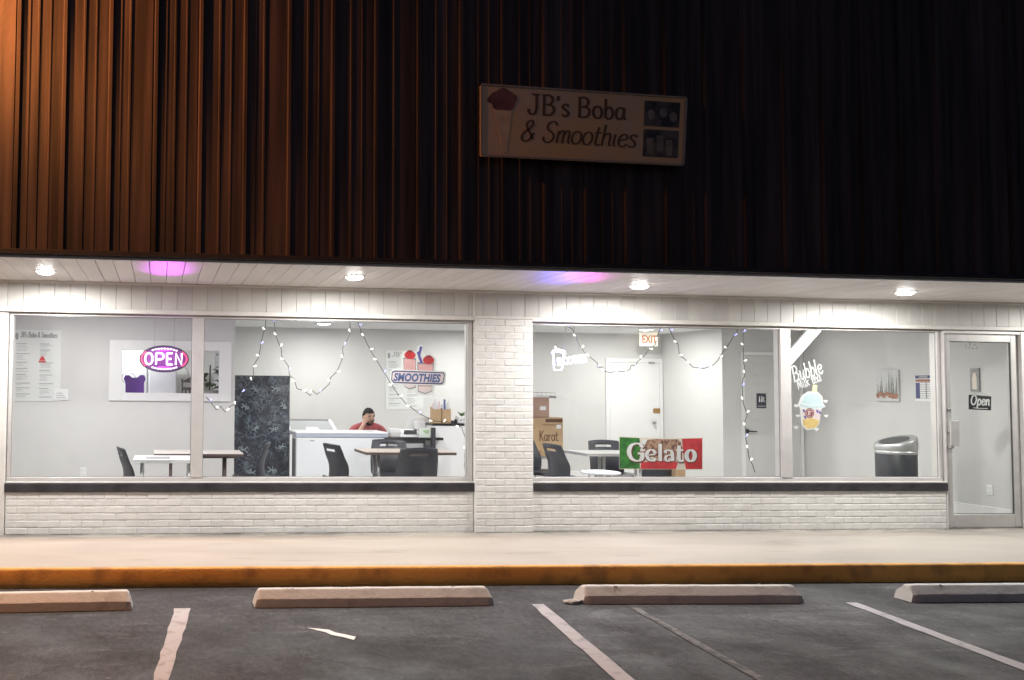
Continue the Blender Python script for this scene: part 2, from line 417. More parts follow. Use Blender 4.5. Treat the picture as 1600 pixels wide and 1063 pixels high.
class MB:
    """collects shapes and links them as one mesh object"""
    def __init__(s):
        s.v = []; s.f = []; s.sm = []; s.mi = []; s.k = 0
        s.T = None
    def add(s, vs, fs, smooth=False):
        o = len(s.v)
        if s.T is not None: vs = [tuple(s.T @ Vector(p)) for p in vs]
        s.v += [tuple(p) for p in vs]
        for f in fs:
            s.f.append(tuple(i + o for i in f)); s.sm.append(smooth); s.mi.append(s.k)
        return s
    def box(s, x0, x1, y0, y1, z0, z1):
        vs = [(x, y, z) for x in (x0, x1) for y in (y0, y1) for z in (z0, z1)]
        return s.add(vs, [(0, 1, 3, 2), (4, 6, 7, 5), (0, 4, 5, 1), (2, 3, 7, 6), (0, 2, 6, 4), (1, 5, 7, 3)])
    def prism(s, poly, y0, y1):
        """polygon in x,z extruded along y (y0 is the front)"""
        n = len(poly)
        area = sum(poly[i][0] * poly[(i + 1) % n][1] - poly[(i + 1) % n][0] * poly[i][1] for i in range(n))
        if area < 0: poly = poly[::-1]
        vs = [(x, y0, z) for x, z in poly] + [(x, y1, z) for x, z in poly]
        fs = [tuple(range(n)), tuple(range(2 * n - 1, n - 1, -1))]
        for i in range(n):
            j = (i + 1) % n
            fs.append((i, i + n, j + n, j))
        return s.add(vs, fs)
    def quad4(s, q, y0, y1):
        return s.prism([(p[0], p[1]) for p in q], y0, y1)
    def ellipse(s, cx, cz, a, b, y0, y1, n=32, rot=0.0, amp=0.0, lobes=0):
        P = []
        for i in range(n):
            t = 2 * PI * i / n
            k = 1 + amp * math.sin(lobes * t)
            x, z = a * k * math.cos(t), b * k * math.sin(t)
            P.append((cx + x * math.cos(rot) - z * math.sin(rot), cz + x * math.sin(rot) + z * math.cos(rot)))
        return s.prism(P, y0, y1)
    def tube(s, pts, r, n=8, closed=False, cap=True):
        P = [Vector(p) for p in pts]
        rs = r if isinstance(r, (list, tuple)) else [r] * len(P)
        vs = []; fs = []
        m = len(P)
        prev = None
        for i, p in enumerate(P):
            if closed: d = P[(i + 1) % m] - P[i - 1]
            else: d = P[min(i + 1, m - 1)] - P[max(i - 1, 0)]
            if d.length < 1e-9: d = Vector((0, 0, 1))
            d.normalize()
            if prev is None:
                a = Vector((0, 0, 1)) if abs(d.z) < 0.9 else Vector((1, 0, 0))
                u = d.cross(a).normalized()
            else:
                u = (prev - d * prev.dot(d))
                u = u.normalized() if u.length > 1e-6 else d.orthogonal().normalized()
            prev = u
            w = d.cross(u)
            for k in range(n):
                t = 2 * PI * k / n
                vs.append(tuple(p + (u * math.cos(t) + w * math.sin(t)) * rs[i]))
        for i in range(m if closed else m - 1):
            for k in range(n):
                a = i * n + k; b = i * n + (k + 1) % n
                c = ((i + 1) % m) * n + (k + 1) % n; d_ = ((i + 1) % m) * n + k
                fs.append((a, b, c, d_))
        if cap and not closed:
            fs.append(tuple(range(n))[::-1]); fs.append(tuple((m - 1) * n + k for k in range(n)))
        return s.add(vs, fs, True)
    def lathe(s, prof, c=(0, 0, 0), n=24, cap=True):
        """profile of (radius, z) turned about a vertical axis"""
        vs = []; fs = []
        m = len(prof)
        for r, z in prof:
            for k in range(n):
                t = 2 * PI * k / n
                vs.append((c[0] + r * math.cos(t), c[1] + r * math.sin(t), c[2] + z))
        for i in range(m - 1):
            for k in range(n):
                fs.append((i * n + k, i * n + (k + 1) % n, (i + 1) * n + (k + 1) % n, (i + 1) * n + k))
        if cap:
            fs.append(tuple(range(n))[::-1]); fs.append(tuple((m - 1) * n + k for k in range(n)))
        return s.add(vs, fs, True)
    def ball(s, c, rx, ry, rz, n=12, m=8):
        vs = [(c[0], c[1], c[2] - rz)]; fs = []
        for i in range(1, m):
            a = -PI / 2 + PI * i / m
            for k in range(n):
                t = 2 * PI * k / n
                vs.append((c[0] + rx * math.cos(a) * math.cos(t), c[1] + ry * math.cos(a) * math.sin(t), c[2] + rz * math.sin(a)))
        vs.append((c[0], c[1], c[2] + rz))
        for k in range(n): fs.append((0, 1 + (k + 1) % n, 1 + k))
        for i in range(m - 2):
            for k in range(n):
                a = 1 + i * n + k; b = 1 + i * n + (k + 1) % n
                fs.append((a, b, b + n, a + n))
        t = len(vs) - 1; o = 1 + (m - 2) * n
        for k in range(n): fs.append((o + k, o + (k + 1) % n, t))
        return s.add(vs, fs, True)
    def grid(s, fn, nu, nv, skip=None, smooth=True):
        vs = [tuple(fn(i / nu, j / nv)) for j in range(nv + 1) for i in range(nu + 1)]
        fs = []
        for j in range(nv):
            for i in range(nu):
                if skip and skip(i, j): continue
                a = j * (nu + 1) + i
                fs.append((a, a + 1, a + nu + 2, a + nu + 1))
        return s.add(vs, fs, smooth)
    def ribbon(s, pts, w, y0, y1, nib=None, cap=True):
        """flat pen stroke through (x, z) points, w wide; nib = thin/thick ratio of a broad pen held level"""
        P = [Vector(p) for p in pts]
        n = len(P)
        L_, R_ = [], []
        for i in range(n):
            d = P[min(i + 1, n - 1)] - P[max(i - 1, 0)]
            if d.length < 1e-9: d = Vector((0, 1))
            d.normalize()
            ww = w
            if nib is not None: ww = w * (nib + (1 - nib) * abs(d.y) ** 1.3)
            nn = Vector((-d.y, d.x)) * ww / 2
            L_.append(P[i] + nn); R_.append(P[i] - nn)
        if cap and nib is None:
            for end in (0, 1):
                i = 0 if end == 0 else n - 1
                d = (P[1] - P[0]) if end == 0 else (P[-2] - P[-1])
                if d.length < 1e-9: continue
                d.normalize()
                q = P[i] - d * w * 0.42
                nn = Vector((-d.y, d.x)) * w * 0.26
                if end == 0: L_.insert(0, q + nn); R_.insert(0, q - nn)
                else: L_.append(q - nn); R_.append(q + nn)
        n = len(L_)
        vs = [(p.x, y0, p.y) for p in L_] + [(p.x, y0, p.y) for p in R_] + [(p.x, y1, p.y) for p in L_] + [(p.x, y1, p.y) for p in R_]
        fs = []
        for i in range(n - 1):
            fs.append((i, i + 1, n + i + 1, n + i))
            fs.append((2 * n + i, 3 * n + i, 3 * n + i + 1, 2 * n + i + 1))
            fs.append((i, 2 * n + i, 2 * n + i + 1, i + 1))
            fs.append((n + i, n + i + 1, 3 * n + i + 1, 3 * n + i))
        fs.append((0, n, 3 * n, 2 * n)); fs.append((n - 1, 3 * n - 1, 4 * n - 1, 2 * n - 1))
        return s.add(vs, fs)
    def text(s, body, x, z, size, y, depth=0.001, shear=0.0, bold=0.0, align='LEFT', sx=1.0, rot=0.0, space=1.0):
        cu = bpy.data.curves.new('lettering', 'FONT')
        cu.body = body; cu.size = size; cu.shear = shear; cu.offset = bold; cu.align_x = align
        cu.extrude = depth / 2; cu.space_character = space; cu.resolution_u = 3
        ob = bpy.data.objects.new('lettering', cu)
        COL.objects.link(ob)
        bpy.context.view_layer.update()
        me = bpy.data.meshes.new_from_object(ob.evaluated_get(bpy.context.evaluated_depsgraph_get()))
        vs = []
        for v in me.vertices:
            a, b = v.co.x * sx, v.co.y
            vs.append((x + a * math.cos(rot) - b * math.sin(rot), y - v.co.z, z + a * math.sin(rot) + b * math.cos(rot)))
        s.add(vs, [tuple(p.vertices) for p in me.polygons])
        bpy.data.objects.remove(ob); bpy.data.curves.remove(cu); bpy.data.meshes.remove(me)
        return s
    def mesh(s, name, org=(0, 0, 0), bevel=0.0, seg=1, solid=0.0, weld=False):
        me = bpy.data.meshes.new(name)
        ox, oy, oz = org
        me.from_pydata([(x - ox, y - oy, z - oz) for x, y, z in s.v], [], s.f)
        me.polygons.foreach_set('use_smooth', s.sm)
        me.polygons.foreach_set('material_index', s.mi)
        if bevel or solid or weld:
            bm = bmesh.new(); bm.from_mesh(me)
            if weld: bmesh.ops.remove_doubles(bm, verts=bm.verts, dist=1e-5)
            if solid:
                bmesh.ops.recalc_face_normals(bm, faces=bm.faces)
                bmesh.ops.solidify(bm, geom=bm.faces[:], thickness=solid)
            if bevel:
                ed = [e for e in bm.edges if len(e.link_faces) == 2 and e.calc_face_angle(0) > 0.6]
                bmesh.ops.bevel(bm, geom=ed, offset=bevel, segments=seg, affect='EDGES', profile=0.5, clamp_overlap=True)
            bm.to_mesh(me); bm.free()
        me.update()
        return me
    def build(s, name, m, parent=None, bevel=0.0, seg=1, solid=0.0, weld=False, local=False, org=None):
        o_ = org or (0, 0, 0)
        if parent is not None and not local and org is None: o_ = world_loc(parent)
        me = s.mesh(name, o_, bevel, seg, solid, weld)
        for x in (m if isinstance(m, (list, tuple)) else [m]):
            me.materials.append(M[x] if isinstance(x, str) else x)
        ob = bpy.data.objects.new(name, me)
        COL.objects.link(ob)
        if parent is not None: ob.parent = parent
        elif org is not None: ob.location = org
        return ob

def world_loc(o):
    p = Vector((0, 0, 0))
    while o is not None:
        p = p + o.location; o = o.parent
    return p

def tag(o, label=None, cat=None, group=None, kind=None):
    if label: o['label'] = label
    if cat: o['category'] = cat
    if group: o['group'] = group
    if kind: o['kind'] = kind
    return o

def thing(name, label, cat, loc=(0, 0, 0), rz=0.0, group=None):
    o = bpy.data.objects.new(name, None)
    o.empty_display_size = 0.1
    COL.objects.link(o)
    o.location = loc; o.rotation_euler = (0, 0, rz)
    return tag(o, label, cat, group)

def copy_tree(o, parent=None):
    c = o.copy(); COL.objects.link(c)
    if parent is not None: c.parent = parent
    for ch in list(o.children): copy_tree(ch, c)
    return c

def piece(name, me, parent, loc, rz=0.0, m=None):
    """an alike piece that shares mesh data; loc is in world coordinates"""
    o = bpy.data.objects.new(name, me)
    COL.objects.link(o)
    o.parent = parent
    o.location = Vector(loc) - world_loc(parent)
    o.rotation_euler = (0, 0, rz)
    return o

def lamp(kind, parent, loc, energy, col=(1, 1, 1), size=0.2, rot=(0, 0, 0), spread=None, blend=None, angle=None, name='lamp_light'):
    d = bpy.data.lights.new(name, kind)
    d.energy = energy; d.color = col
    if kind == 'AREA':
        d.shape = 'DISK'; d.size = size
        if spread: d.spread = spread
    else:
        d.shadow_soft_size = size
    if kind == 'SPOT':
        d.spot_size = angle; d.spot_blend = blend if blend is not None else 0.5
    o = bpy.data.objects.new(name, d)
    COL.objects.link(o)
    o.parent = parent
    o.location = Vector(loc) - world_loc(parent)
    o.rotation_euler = rot
    return o

# pen-stroke alphabet: letter -> (strokes in a unit em, advance)
def ov(cx, cz, a, b, t0=0.0, t1=2 * PI, n=14):
    return [(cx + a * math.cos(t0 + (t1 - t0) * i / n), cz + b * math.sin(t0 + (t1 - t0) * i / n)) for i in range(n + 1)]
GL = {
    'J': ([[(.22, 1), (.62, 1)], [(.46, 1), (.45, .3), (.36, .05), (.2, .0), (.06, .12), (.08, .26)]], .72),
    'B': ([[(.1, 0), (.12, 1)], [(.02, .98), (.36, 1), (.54, .86), (.5, .64), (.34, .54), (.14, .53)], [(.34, .54), (.56, .44), (.6, .22), (.42, .03), (.04, .01)]], .74),
    'O': ([ov(.36, .5, .32, .5, PI / 2, PI / 2 + 2 * PI)], .82),
    'S': ([[(.58, .82), (.46, .98), (.26, .98), (.13, .8), (.2, .6), (.42, .46), (.53, .26), (.42, .05), (.2, 0), (.05, .14), (.06, .26)]], .68),
    'M': ([[(.04, 0), (.12, .98)], [(.12, .98), (.36, .2)], [(.36, .2), (.6, .98)], [(.6, .98), (.7, 0)]], .84),
    'K': ([[(.1, 0), (.1, 1)], [(.55, .98), (.12, .45)], [(.22, .55), (.58, 0)]], .66),
    '&': ([[(.62, .12), (.2, .7), (.24, .94), (.4, .98), (.47, .82), (.36, .62), (.1, .36), (.08, .12), (.24, 0), (.44, .08), (.6, .42)]], .78),
    "'": ([[(.1, 1), (.06, .76)]], .22),
    'G': ([[(.66, .78), (.56, .94), (.36, .99), (.14, .84), (.05, .5), (.14, .15), (.36, .01), (.56, .06), (.66, .2)], [(.68, .44), (.66, .02)], [(.42, .44), (.76, .44)]], .84),
    'P': ([[(.1, 0), (.1, 1)], [(.1, .98), (.4, .98), (.56, .85), (.54, .6), (.38, .48), (.1, .48)]], .68),
    'a': ([[(.46, .48), (.32, .6), (.14, .52), (.06, .28), (.14, .05), (.28, .02), (.4, .14), (.46, .4)], [(.48, .6), (.46, .16), (.56, .02)]], .6),
    'b': ([[(.12, 1), (.1, .06)], [(.1, .36), (.24, .58), (.4, .54), (.48, .3), (.4, .06), (.24, .0), (.1, .1)]], .58),
    'e': ([[(.08, .3), (.3, .33), (.45, .4), (.42, .54), (.27, .6), (.11, .48), (.06, .26), (.15, .05), (.32, .0), (.5, .14)]], .56),
    'h': ([[(.1, 1), (.1, 0)], [(.1, .34), (.24, .58), (.38, .58), (.44, .4), (.44, .1), (.54, 0)]], .6),
    'i': ([[(.1, .58), (.1, .12), (.2, 0)], [(.11, .8), (.12, .82)]], .28),
    'k': ([[(.1, 1), (.1, 0)], [(.44, .58), (.12, .26)], [(.2, .32), (.48, 0)]], .54),
    'l': ([[(.1, 1), (.1, .14), (.2, 0)]], .28),
    'm': ([[(.08, .58), (.1, 0)], [(.1, .36), (.22, .58), (.34, .56), (.36, .36), (.36, 0)], [(.36, .36), (.48, .58), (.6, .56), (.63, .36), (.63, .1), (.72, 0)]], .78),
    'n': ([[(.08, .58), (.1, 0)], [(.1, .34), (.24, .58), (.38, .56), (.42, .36), (.42, .1), (.52, 0)]], .58),
    'o': ([ov(.28, .3, .22, .3, PI / 2, PI / 2 + 2 * PI)], .58),
    'p': ([[(.08, .58), (.1, -.34)], [(.1, .36), (.24, .58), (.4, .54), (.48, .3), (.4, .06), (.24, .0), (.1, .14)]], .58),
    'r': ([[(.08, .58), (.1, 0)], [(.1, .34), (.22, .56), (.38, .56)]], .44),
    's': ([[(.4, .5), (.28, .6), (.12, .54), (.12, .4), (.32, .26), (.38, .12), (.24, .0), (.04, .08)]], .48),
    't': ([[(.18, .86), (.16, .14), (.26, 0), (.38, .06)], [(.02, .58), (.38, .6)]], .42),
    'u': ([[(.08, .58), (.08, .2), (.18, .02), (.32, .04), (.44, .24)], [(.46, .58), (.45, .12), (.56, 0)]], .6),
    ' ': ([], .36),
}
def pen_width(body, space=1.0): return sum(GL[c][1] for c in body) * space
def pen(mb, body, x, z, h, th, y, sx=1.0, shear=0.0, rot=0.0, nib=None, depth=0.001, space=1.0):
    cx = 0.0; k = 0
    for c in body:
        st, adv = GL[c]
        for q in st:
            P = []
            for px, pz in catmull(q, 4):
                a = (cx + px + shear * pz) * h * sx; b = pz * h
                P.append((x + a * math.cos(rot) - b * math.sin(rot), z + a * math.sin(rot) + b * math.cos(rot)))
            dy = 0.00015 * (k % 4); k += 1
            mb.ribbon(P, th, y - dy - depth, y - dy, nib=nib)
        cx += adv * space
    return mb

# ================================================================== ground
g = MB(); g.grid(lambda u, v: (-160 + 320 * u, -160 + 320 * v, 0), 2, 2)
tag(g.build('parking_lot', 'asphalt'), kind='structure')

def kerb_y(x): return -1.545 - 0.024 * (x + 1.2) + 0.006 * mnoise.noise((x * 0.8, 3.1, 0)) + 0.003 * mnoise.noise((x * 5, 1.7, 0))
KX = [-30 + 0.15 * i for i in range(int(60 / 0.15) + 1)]
# pavement slab
vs = []; fs = []
for x in KX:
    yk = kerb_y(x) + 0.055
    vs += [(x, yk, 0.149), (x, 0.4, 0.149), (x, 0.4, -0.05), (x, yk, -0.05)]
n_ = len(KX)
for i in range(n_ - 1):
    for k in range(4):
        a = i * 4 + k; b = i * 4 + (k + 1) % 4
        fs.append((a, b, b + 4, a + 4))
s = MB(); s.add(vs, fs); tag(s.build('sidewalk', 'concrete'), kind='structure')
# painted kerb
prof = [(0.056, -0.05), (0.056, 0.150), (0.02, 0.151), (0.008, 0.147), (0.0, 0.137), (-0.006, 0.07), (-0.01, -0.05)]
vs = []; fs = []; m_ = len(prof)
for x in KX:
    yk = kerb_y(x)
    for q, (dy, z) in enumerate(prof):
        j = 0.004 * mnoise.noise((x * 4, q * 3.3, 8)) if 1 < q < 6 else 0
        vs.append((x, yk + dy + j, z + (0.6 * j if q > 0 else 0)))
for i in range(n_ - 1):
    for k in range(m_):
        a = i * m_ + k; b = i * m_ + (k + 1) % m_
        fs.append((a, b, b + m_, a + m_))
s = MB(); s.add(vs, fs, True); tag(s.build('kerb', 'kerb'), kind='structure')

# painted bay lines: two ground edges each, jittered along the edge
def line(name, e0, e1, m, n=26, ext=0.0):
    vs = []; fs = []
    a0, a1 = Vector(e0[0]), Vector(e0[1]); b0, b1 = Vector(e1[0]), Vector(e1[1])
    a1 = a1 + (a1 - a0) * ext; b1 = b1 + (b1 - b0) * ext
    for i in range(n + 1):
        t = i / n
        for k, (p, q) in enumerate(((a0, a1), (b0, b1))):
            c = p.lerp(q, t)
            c.x += 0.012 * mnoise.noise((c.y * 6, c.x * 2 + k * 9, 4)) + 0.006 * mnoise.noise((c.y * 25, k * 5, 1))
            vs.append((c.x, c.y, 0.004))
    for i in range(n): fs.append((2 * i, 2 * i + 1, 2 * i + 3, 2 * i + 2))
    s = MB(); s.add(vs, fs); o = s.build(name, m); tag(o, kind='structure')
line('parking_line', [(0.131, -2.251, 0.0), (-0.016, -3.725, 0.0)], [(0.242, -2.257, 0.0), (0.076, -3.731, 0.0)], 'line', ext=1.2)
line('parking_line', [(2.813, -2.284, 0.0), (2.547, -3.898, -0.0)], [(2.907, -2.29, -0.0), (2.662, -3.906, 0.0)], 'line', ext=1.2)
line('parking_line', [(5.289, -2.377, 0.0), (5.054, -3.917, 0.0)], [(5.38, -2.383, 0.0), (5.175, -3.812, 0.0)], 'line', ext=1.0)
line('parking_line', [(3.513, -2.417, 0.0), (3.401, -3.48, 0.0)], [(3.571, -2.42, 0.0), (3.465, -3.484, 0.0)], 'line_old', ext=0.8)
s = MB()
P = [(1.008, -2.797, 0.0), (1.089, -2.824, 0.0), (1.145, -2.85, 0.0), (1.171, -2.91, 0.0), (1.232, -2.963, 0.0), (1.288, -3.016, 0.0), (1.259, -3.083, 0.0), (1.203, -3.018, 0.0), (1.138, -2.965, 0.0), (1.112, -2.906, 0.0), (1.065, -2.859, 0.0)]
s.add([(x, y, 0.004) for x, y, z in P], [tuple(range(len(P)))]); tag(s.build('paint_scuff', 'vinyl'), kind='structure')

# ================================================================== building shell
bld = thing('shop_building', 'single storey shop front with white painted soffit and dark brown ribbed metal fascia above', 'building', (4, 2.5, 0.15))
XR = 9.75
# --- interior shell
def wall(x0, x1, y0, y1, z0, z1, m='wall', name='interior_wall'):
    return MB().box(x0, x1, y0, y1, z0, z1).build(name, m, bld)
tag(MB().box(-2.2, XR + .15, 0.12, 5.1, 0.10, 0.153).build('shop_floor', 'floor'), kind='structure')
wall(-2.2, XR + .15, 0.13, 5.1, 2.60, 2.70, 'ceil', 'ceiling')
wall(0.976, 8.44, 4.90, 5.05, 0.153, 2.60)                    # back wall
wall(8.44, 8.56, 3.40, 4.90, 0.153, 2.60)                     # side wall by the exit door
wall(8.56, XR, 3.40, 3.52, 0.153, 2.60)                       # restroom wall
wall(XR, XR + .12, 0.13, 3.40, 0.153, 2.60)                   # right wall
wall(-2.2, -2.05, 0.13, 4.90, 0.153, 2.60)                    # left wall
wall(0.86, 0.976, 2.62, 4.90, 0.153, 2.60)                    # return beside the back room
wall(-2.05, 0.86, 4.75, 4.87, 0.153, 2.60, 'wall_white')      # back room
# pass-through wall with its opening
ox0, oz1 = -0.502, 2.107
ox1, oz0 = 0.778, 1.523
w = MB()
w.box(-2.05, ox0, 2.5, 2.62, 0.153, 2.60); w.box(ox1, 0.976, 2.5, 2.62, 0.153, 2.60)
w.box(ox0, ox1, 2.5, 2.62, 0.153, oz0); w.box(ox0, ox1, 2.5, 2.62, oz1, 2.60)
w.build('interior_wall', 'wall', bld)
fx0, fz1 = -0.659, 2.22
fx1, fz0 = 0.928, 1.433
fr = MB()
fr.box(fx0, ox0 + .015, 2.478, 2.499, fz0, fz1); fr.box(ox1 - .015, fx1, 2.478, 2.499, fz0, fz1)
fr.box(ox0 + .015, ox1 - .015, 2.478, 2.499, oz1 - .015, fz1); fr.box(ox0 + .015, ox1 - .015, 2.478, 2.499, fz0, oz0 + .015)
fr.build('window_casing', 'white', bld, bevel=.004)
# baseboards
bb = MB(); bb.box(XR - .014, XR, 0.14, 3.39, 0.153, 0.31); bb.box(0.99, 7.3, 4.885, 4.90, 0.153, 0.30); bb.box(-2.04, 0.97, 2.485, 2.499, 0.153, 0.30)
bb.build('baseboard', 'white', bld, bevel=.004)
# outer masonry either side of the shop and behind the header
wall(-9.0, -2.46, 0.0, 0.2, 0.10, 2.30, 'stucco', 'outer_wall')
wall(9.64, 16.0, 0.0, 0.2, 0.10, 2.34, 'stucco', 'outer_wall')
wall(-9.0, 16.0, 0.03, 0.12, 2.345, 3.0, 'mortar', 'lintel_wall')
wall(-9.0, 16.0, 5.12, 5.25, 0.0, 4.5, 'stucco', 'outer_wall')
wall(-9.0, 16.0, 0.0, 5.3, 4.5, 4.6, 'fascia', 'flat_roof')

# --- soffit boards
so = MB(); so.box(-9, 16, -1.515, 0.0, 2.668, 2.70)
sof = so.build('soffit', 'gap', bld)
bm_ = MB(); bm_.box(-.0735, .0735, -.745, .745, 0, .014)
bme = [bm_.mesh('soffit_board', bevel=.0035)]
bme[0].materials.append(M['soffit'])
x = -3.2
while x < 11.6:
    piece('soffit_board', bme[0], sof, (x, -.752 + random.uniform(-.003, .003), 2.652 + random.uniform(-.0012, .0012)))
    x += 0.151
for xa, xb in ((-9, -3.29), (11.62, 16)): MB().box(xa, xb, -1.5, -.005, 2.652, 2.666).build('soffit_sheet', 'soffit', sof)
MB().box(-9, 16, -1.522, -1.502, 2.647, 2.672).build('soffit_edge', 'white', sof, bevel=.003)
# --- header cladding
hd = MB(); hd.box(-9, 16, -.004, .028, 2.345, 2.650)
hdr = hd.build('header', 'gap', bld)
hm = MB(); hm.box(-.0745, .0745, -.010, .006, 0, .262)
hme = hm.mesh('siding_board', bevel=.0025); hme.materials.append(M['siding'])
x = -3.25
k = 0
while x < 11.6:
    piece('siding_board', hme, hdr, (x, -.010 + random.uniform(-.0015, .0015), 2.386))
    x += 0.1515
for xa, xb in ((-9, -3.34), (11.62, 16)): MB().box(xa, xb, -.018, -.005, 2.386, 2.648).build('siding_sheet', 'siding', hdr)
tr = MB(); tr.box(-9, 3.25, -.034, .0, 2.340, 2.384); tr.box(3.87, 16, -.034, .0, 2.340, 2.384); tr.box(3.25, 3.87, -.052, .0, 2.356, 2.384)
tr.build('header_trim', 'trim', hdr, bevel=.004)
cv = MB(); cv.box(-9, 16, -.035, -.006, 2.632, 2.651); cv.build('cove_moulding', 'trim', hdr, bevel=.004)
pt = MB(); pt.box(3.232, 3.25, -.03, -.012, 2.386, 2.63); pt.build('corner_moulding', 'trim', hdr, bevel=.003)

# --- ribbed metal fascia
rf = MB(); rf.box(-9, 16, -1.48, -1.44, 2.69, 7.2)
roof = rf.build('metal_fascia', 'fascia', bld)
MB().box(-9, 16, -1.56, -1.50, 2.674, 2.716).build('drip_edge', 'fascia', roof, bevel=.004)
def rib_panel(kind):
    w = 0.375
    pr = [(0, 0)]
    def rib(c, hw, h): pr.extend([(c - hw, 0), (c - hw * .55, -h), (c + hw * .55, -h), (c + hw, 0)])
    rib(.032, .020, .024)
    if kind != 1: rib(.115, .006, .006)
    rib(.19, .010, .009)
    if kind != 2: rib(.285, .007, .006)
    pr.append((w, 0))
    vs = [(a, b, z) for z in (0, 4.45) for a, b in pr]
    n = len(pr)
    fs = [(i, i + 1, n + i + 1, n + i) for i in range(n - 1)]
    m = MB(); m.add(vs, fs)
    me = m.mesh('roof_panel', solid=.002); me.materials.append(M['roof'])
    return me
rp = [rib_panel(k) for k in range(3)]
for i in range(53):
    piece('roof_panel', rp[i % 3 if i % 5 else 1], roof, (-4.6 + .375 * i, -1.485 - random.uniform(0, .012), 2.716))

# ================================================================== brickwork
BR = []
def brick_mesh(L, D, seed):
    r = random.Random(seed)
    m = MB(); m.box(-L / 2, L / 2, 0, D, 0, .0585)
    me = m.mesh('brick', bevel=.0035)
    for v in me.vertices:
        v.co.x += r.uniform(-.0012, .0012); v.co.y += r.uniform(-.0012, .0012); v.co.z += r.uniform(-.001, .001)
    me.materials.append(M['brick'])
    return me
FULL = [brick_mesh(.2025, .08, i) for i in range(5)]
def lay(parent, x0, x1, yf, z0, courses, ch, step=.2125):
    for c in range(courses):
        x = x0 - (step / 2 if c % 2 else 0) + random.uniform(-.004, .004)
        z = z0 + c * ch
        while x < x1 - .03:
            a, b = max(x, x0), min(x + step, x1)
            if b - a > .035:
                L = b - a - .010
                me = random.choice(FULL) if abs(L - .2025) < .004 else brick_mesh(L, .08, c * 77 + int(a * 100))
                piece('brick', me, parent, ((a + b) / 2, yf + random.uniform(-.0013, .0013), z + .005), random.uniform(-.004, .004))
            x += step
def brick_wall(label, x0, x1):
    t = thing('brick_wall', label, 'wall', ((x0 + x1) / 2, .06, .149))
    MB().box(x0, x1, .003, .125, .10, .566).build('mortar_bed', 'mortar', t)
    lay(t, x0, x1, 0.0, .151, 6, .0690)
    MB().box(x0 - .012, x1 + .012, -.016, .055, .566, .654).build('ledge', 'ledge', t, bevel=.008, seg=2)
    MB().box(x0, x1, -.006, .055, .655, .668).build('sill_strip', 'trim', t, bevel=.003)
    return t
brick_wall('low white painted brick wall with a black ledge, left of the brick pier', -1.49, 3.243)
brick_wall('low white painted brick wall with a black ledge, right of the brick pier', 3.874, 8.605)
pier = thing('brick_pier', 'tall white painted brick pier between the two shop windows', 'pier', (3.56, .04, .149))
MB().box(3.252, 3.865, -.043, .125, .10, 2.356).build('mortar_bed', 'mortar', pier)
lay(pier, 3.247, 3.870, -.046, .151, 32, .0688, .2077)

# ================================================================== shop windows
def shop_window(label, x0, x1, mx0, mx1, jl, jr):
    t = thing('shop_window', label, 'window', ((x0 + x1) / 2, .07, .668))
    z0, z1 = .668, 2.342
    f = MB()
    f.box(x0, x1, .02, .11, z0, z0 + .042); f.box(x0, x1, .02, .11, z1 - .03, z1)
    f.box(x0, x0 + jl, .02, .11, z0 + .042, z1 - .03); f.box(x1 - jr, x1, .02, .11, z0 + .042, z1 - .03)
    f.build('frame', 'alu', t, bevel=.003)
    MB().box(mx0, mx1, .012, .115, z0 + .042, z1 - .03).build('mullion', 'alu', t, bevel=.004)
    b = MB()
    for a, c in ((x0 + jl, mx0), (mx1, x1 - jr)):
        MB().box(a, c, .040, .046, z0 + .042, z1 - .03).build('pane', 'glass', t)
        b.box(a, c, .034, .039, z1 - .037, z1 - .03); b.box(a, c, .034, .039, z0 + .042, z0 + .048)
        b.box(a, a + .006, .034, .039, z0 + .048, z1 - .037); b.box(c - .006, c, .034, .039, z0 + .048, z1 - .037)
    b.build('gasket', 'grey', t)
    return t
shop_window('wide two pane shop window left of the brick pier, with the open and smoothies signs', -1.488, 3.240, 0.318, 0.435, .035, .05)
shop_window('wide two pane shop window right of the brick pier, with the gelato banner', 3.880, 8.595, 6.686, 6.811, .02, .045)

# ================================================================== glazed entrance door
dr = thing('entrance_door', 'grey framed glass entrance door at the right end with a pull handle', 'door', (9.08, .06, .15))
f = MB(); f.box(8.612, 8.632, .0, .11, .15, 2.335); f.box(9.56, 9.635, -.004, .11, .15, 2.338); f.box(8.632, 9.56, .0, .11, 2.30, 2.335)
f.build('door_frame', 'alu', dr, bevel=.003)
f = MB()
f.box(8.64, 8.722, .03, .075, .165, 2.292); f.box(9.468, 9.552, .03, .075, .165, 2.292)
f.box(8.722, 9.468, .03, .075, .165, .305); f.box(8.722, 9.468, .03, .075, 2.215, 2.292)
f.build('door_leaf', 'alu_grey', dr, bevel=.003)
MB().box(8.722, 9.468, .049, .056, .305, 2.215).build('pane', 'glass', dr)
f = MB()
f.box(8.722, 9.468, .036, .048, 2.207, 2.2145); f.box(9.46, 9.4675, .036, .048, .305, 2.207); f.box(8.722, 9.46, .036, .048, .3055, .312)
f.build('seal', 'seal', dr)
h = MB(); h.box(8.642, 8.75, -.035, -.022, 1.058, 1.339)
h.box(8.665, 8.69, -.024, .03, 1.20, 1.23); h.box(8.665, 8.69, -.024, .03, 1.03, 1.06)
h.build('handle', 'alu_grey', dr, bevel=.004)
h = MB(); h.T = Matrix.Translation((8.689, 0.02, 1.458)) @ Matrix.Rotation(PI / 2, 4, 'X'); h.lathe([(.018, -.012), (.018, .004), (.008, .008)], n=14); h.build('lock', 'grey', dr)
nb = MB(); q = (8.917, 0.045, 2.136)
nb.text('1735', q[0], q[2], .085, .047, .001, bold=.001); nb.build('street_number', 'ink_grey', dr)

